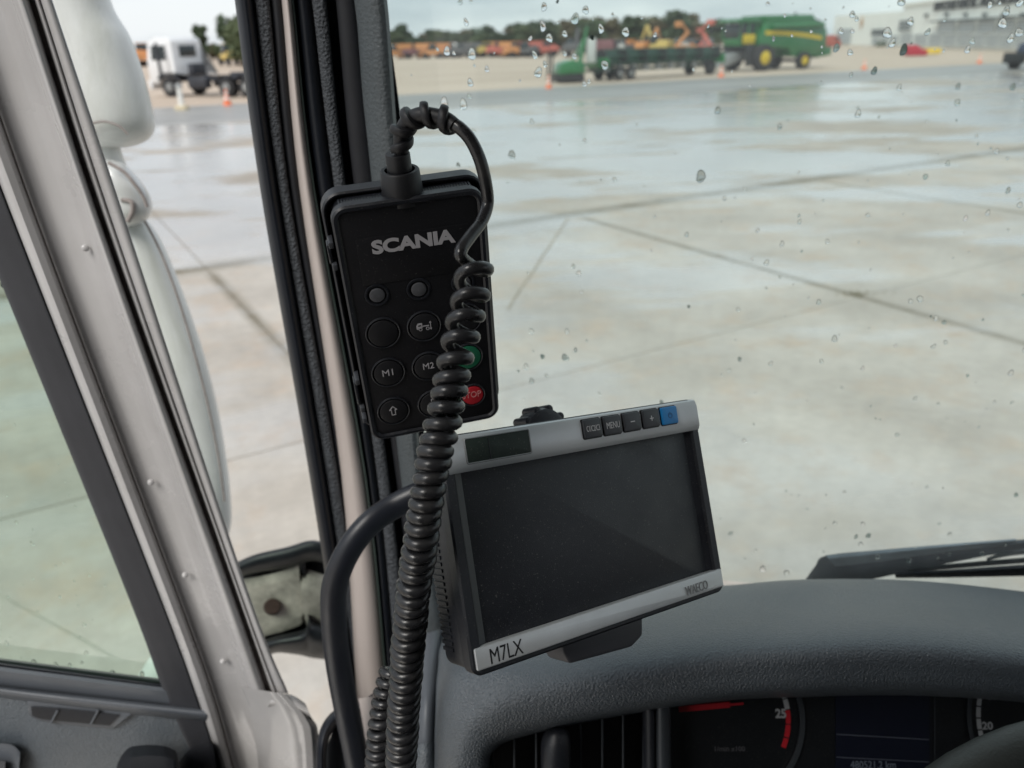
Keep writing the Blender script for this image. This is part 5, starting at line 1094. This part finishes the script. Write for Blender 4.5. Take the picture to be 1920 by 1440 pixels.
# cable: smooth lead then coil, then the run going down past the monitor
lead = [W3(848, 232, .008)] + [W3(*p) for p in ((862, 240, .012), (882, 262, .016), (900, 300, .020), (911, 345, .022), (914, 382, .022), (903, 415, .030), (882, 443, .040), (866, 466, .048), (862, 484, .052))]
cen = [(892, 478, .425), (888, 520, .420), (879, 570, .414), (866, 625, .410), (853, 680, .407), (842, 735, .405), (831, 790, .404), (818, 840, .403), (807, 895, .403), (798, 950, .405), (791, 1000, .410), (782, 1060, .420), (774, 1120, .432), (768, 1180, .445), (763, 1240, .460), (759, 1300, .475), (755, 1360, .490), (752, 1430, .506), (750, 1500, .525), (748, 1600, .55)]
CC = cr([D(*p) for p in cen], 16)
Rc = cr([[q] for q in (36, 37, 37, 36, 35.5, 35, 35, 35, 34, 33.5, 33.5, 33.5, 33, 32.5, 32, 31.5, 30.5, 29.5, 29, 28)], 16)[:, 0]
dep = (CC - CP) @ fw; Rw_ = Rc / F * dep
wr = .0035
T, N, B = frames(CC)
# keep frame aligned to the camera right axis for a predictable start
N = np.array([RT - t * (RT @ t) for t in T]); N /= np.linalg.norm(N, axis=1)[:, None]; B = np.cross(T, N)
s = np.concatenate([[0], np.cumsum(np.linalg.norm(np.diff(CC, axis=0), axis=1))])
pxy = np.array([c[1] for c in cr(cen, 16)])
pitch_px = np.interp(pxy, [478, 530, 600, 680, 760, 850, 950, 1100, 1400, 1600], [50, 45, 40, 33, 29, 24.5, 22.5, 20.5, 18.5, 18])
dsdp = np.gradient(s, pxy); pit = np.maximum(pitch_px * dsdp, wr * 1.9)
ang = 2 * math.pi * np.concatenate([[0], np.cumsum(np.diff(s) / ((pit[1:] + pit[:-1]) / 2))])
nt_ = int(ang[-1] / (2 * math.pi) * 22); hx = []
for a in np.linspace(0, ang[-1], nt_):
    q = np.interp(a, ang, s); g = lambda X: np.array([np.interp(q, s, X[:, i]) for i in range(3)])
    rad = np.interp(q, s, Rw_) - wr * .95
    rad *= 1 + .03 * math.sin(a * .37) + .025 * math.sin(a * .113 + 1) + .02 * math.sin(a * .83)
    hx.append(g(CC) + rad * (-math.cos(a) * g(N) - math.sin(a) * g(B)) + g(T) * (.0007 * math.sin(a * .23) + .0004 * math.sin(a * .71)))
lead2 = cr(lead, 10)
path = np.concatenate([lead2[:-2], np.array(hx)[4:]])
# smooth the joint
for it in range(3):
    i0, i1 = len(lead2) - 8, len(lead2) + 6; path[i0:i1] = (path[i0 - 1:i1 - 1] + path[i0:i1] + path[i0 + 1:i1 + 1]) / 3
cable = tube('coiled_cable', path, wr, M['cable'], rem, n=12, label='long black coiled cable hanging in front of remote and monitor')
# second coil behind
cen2 = [(738, 1255, .60), (728, 1290, .60), (720, 1330, .60), (714, 1375, .60), (710, 1430, .605), (707, 1500, .61), (704, 1600, .62)]
C2 = cr([D(*p) for p in cen2], 14); T, N, B = frames(C2); s2 = np.concatenate([[0], np.cumsum(np.linalg.norm(np.diff(C2, axis=0), axis=1))]); hx = []
tot = s2[-1] / .0078 * 2 * math.pi
for a in np.linspace(0, tot, int(tot / 6.283 * 18)):
    q = a / tot * s2[-1]; g = lambda X: np.array([np.interp(q, s2, X[:, i]) for i in range(3)])
    hx.append(g(C2) + .0075 * (math.cos(a) * g(N) + math.sin(a) * g(B)))
tube('returning_coil', np.array(hx), .0034, M['cable'], rem, n=10, label='second stretch of the coiled cable, darker and farther back')

# ================================================================ MONITOR
SCL = .20 / .182
MM = frameM([.8308, .5367, -.1473], [-.13, .4444, .8863], None, CP + (np.array([.046, .3727, 2.2531]) - CP) * SCL)
fm = Fr(MM); WM, HM = .20, .1199 * SCL
mon = root('monitor', 'silver and black camera monitor with dark blank screen standing on the dashboard', 'monitor', M=Matrix(MM))
def ml(px, py, z=0): return fm.loc(px, py, z)
pmn = fm.pxm(1080, 1000)
rprism('body', WM - .002, HM - .002, .007, -.034, -.004, M['black'], mon, bev=.003)
rprism('back_cover', WM - .014, HM - .014, .008, -.046, -.034, M['black_matt'], mon, bev=.004)
bm = bmesh.new()
for k in range(30): b_box(bm, (-(WM - .002) / 2, -HM / 2 + .012 + k * (HM - .024) / 29, -.026), (.0014, .0020, .012))
tag(bmobj('side_ribs', bm, M['black'], mon, smooth=False), kind='stuff')
rring('front_frame', WM, HM, .0065, .0075, -.009, .0, M['black'], mon, bev=.0012)
xs_ = [ml(873, 900)[0], ml(1283, 815)[0]]; ytop = ml(875, 899)[1]; ybot = -HM / 2 + .0155
yb0 = -HM / 2 + .0035; yt0 = HM / 2 - .0215
# recess walls, screen, bands
rprism('screen_surround', WM - .013, HM - .012, .003, -.010, -.0075, M['black'], mon, bev=.0004)
scw = WM - .030; rprism('screen', scw, yt0 - ybot - .002, .0012, -.0088, -.0062, M['screen'], mon, bev=.0002, cx=-.001, cy=(yt0 + ybot) / 2)
for s, w_ in ((-1, .0105), (1, .0085)):
    xx = s * (WM / 2 - .0065 - w_ / 2); v = [(xx - w_ / 2, ybot, -.001 if s < 0 else -.006), (xx + w_ / 2, ybot, -.006 if s < 0 else -.001), (xx + w_ / 2, yt0, -.006 if s < 0 else -.001), (xx - w_ / 2, yt0, -.001 if s < 0 else -.006)]
    v += [(a, b, -.009) for a, b, c in v]; obj('recess_side', v, [(0, 1, 2, 3), (7, 6, 5, 4), (0, 4, 5, 1), (1, 5, 6, 2), (2, 6, 7, 3), (3, 7, 4, 0)], M['btn'] if s < 0 else M['black'], mon, smooth=False, world=False)
tb = loft('top_band', [np.array([(x, y, z) for y, z in ((yt0, -.004), (yt0, .0005), (yt0 + .003, .0022), (HM / 2 - .005, .0024), (HM / 2 - .0015, .0012), (HM / 2 - .0004, -.001), (HM / 2 - .0004, -.005))]) for x in (-WM / 2 + .0012, -WM / 2 + .002, WM / 2 - .003, WM / 2 - .0012)], M['silver'], mon, world=False, label='silver top band with five buttons', sharp=30)
bb = rprism('bottom_band', WM - .005, .0118, .001, -.004, .0016, M['silver'], mon, cy=yb0 + .0059, bev=.0006)
irx = [ml(931, 837)[0], ml(931, 837)[1]]
rring('sensor_frame', .0445, .0148, .0014, .0009, 0, .0029, M['silver_dark'], tb, bev=.0003, cx=irx[0], cy=irx[1]); rprism('sensor_window', .0430, .0133, .0009, 0, .0027, M['screen'], tb, bev=.0002, cx=irx[0], cy=irx[1]); rprism('sensor_divider', .0006, .0125, .0002, .0026, .0029, M['black'], tb, bev=.0001, cx=irx[0] - .0065, cy=irx[1])
names = ['C1/C2/C3', 'MENU', '-', '+', '']
for k, (px, py) in enumerate(((1110, 803), (1147.5, 797), (1184, 790.5), (1219.5, 784.5), (1254, 779))):
    x, y = ml(px, py, .003)
    rprism('button_well', .0152, .0128, .0014, .001, .00262, M['print_k'], tb, bev=.0002, cx=x, cy=y)
    b = rprism('button', .0140, .0116, .0011, .002, .0043, M['btn_blue'] if k == 4 else M['btn'], tb, bev=.0006, cx=x, cy=y, label='blue power button' if k == 4 else None)
    w_, h_ = ((.0105, .0036), (.0108, .0040), (.0036, .0007), (.0032, .0032), (0, 0))[k]
    if k < 4: text_o('lettering', names[k], w_, h_, M['print_d'], tb, Matrix.Translation((x, y, .00435)), bold=.0)
    else: polys_o('power_symbol', stroke([(x + .0017 * math.sin(t), y + .0017 * math.cos(t)) for t in np.linspace(.6, 5.68, 12)], .0003) + stroke([(x, y + .0004), (x, y + .0022)], .0003), .0043, mat('power_print', (.03, .08, .2), .5), tb)
x, y = ml(950, 1221, .0016); text_o('model_lettering', 'M7LX', .0215, .0082, M['print_k'], bb, Matrix.Translation((x, y, .00165)), bold=.0)
x, y = ml(1306, 1102, .0016); text_o('maker_lettering', 'WAECO', .0205, .0058, M['silver_dark'], bb, Matrix.Translation((x, y, .0018)), bold=.0, depth=.0006)
# mount below and knob behind
mt = root('monitor_stand', 'dark grey stand foot with black clamp knob, holding the monitor on the dashboard', 'monitor stand', M=Matrix(MM))
x0, y0 = ml(1052, 1225, -.02); x1, y1 = ml(1205, 1170, -.02)
q0 = np.array(ml(1070, 1246, -.016)); q1 = np.array(ml(1186, 1214, -.016)); q2 = np.array(ml(1207, 1192, -.016)); q3 = np.array(ml(1207, 1150, -.016)); q4 = np.array(ml(1052, 1190, -.016)); q5 = np.array(ml(1056, 1222, -.016))
bm = bmesh.new(); pf = [q0, (q0 + q1) / 2, q1, q2, q3, q4, q5]; A = [bm.verts.new((*p, -.016)) for p in pf]; B = [bm.verts.new((*p, -.040)) for p in pf]; bm.faces.new(A); bm.faces.new(B[::-1])
for i in range(len(pf)): bm.faces.new((A[i], B[i], B[(i + 1) % len(pf)], A[(i + 1) % len(pf)]))
bmesh.ops.recalc_face_normals(bm, faces=bm.faces); bmesh.ops.bevel(bm, geom=list(bm.edges), offset=.0025, segments=3, profile=.5, affect='EDGES'); bmobj('foot', bm, mat('stand_grey', (.075, .075, .085), .5, bump=.05, bscale=900), mt)
box_o('upright', ((x0 + x1) / 2, 0, -.056), (.028, .12, .014), M['black_matt'], mt, .003)
kx, ky = ml(1020, 800, -.055)
ky -= .0045
kb = cyl_o('clamp_knob', (kx, ky, -.070), (kx, ky, -.050), .0175, M['black'], mt, n=24, bev=.004)
for a in range(10): cyl_o('knob_lobe', (kx + .0168 * math.cos(a * .628), ky + .0168 * math.sin(a * .628), -.068), (kx + .0168 * math.cos(a * .628), ky + .0168 * math.sin(a * .628), -.052), .003, M['black'], kb, n=12, bev=.001)
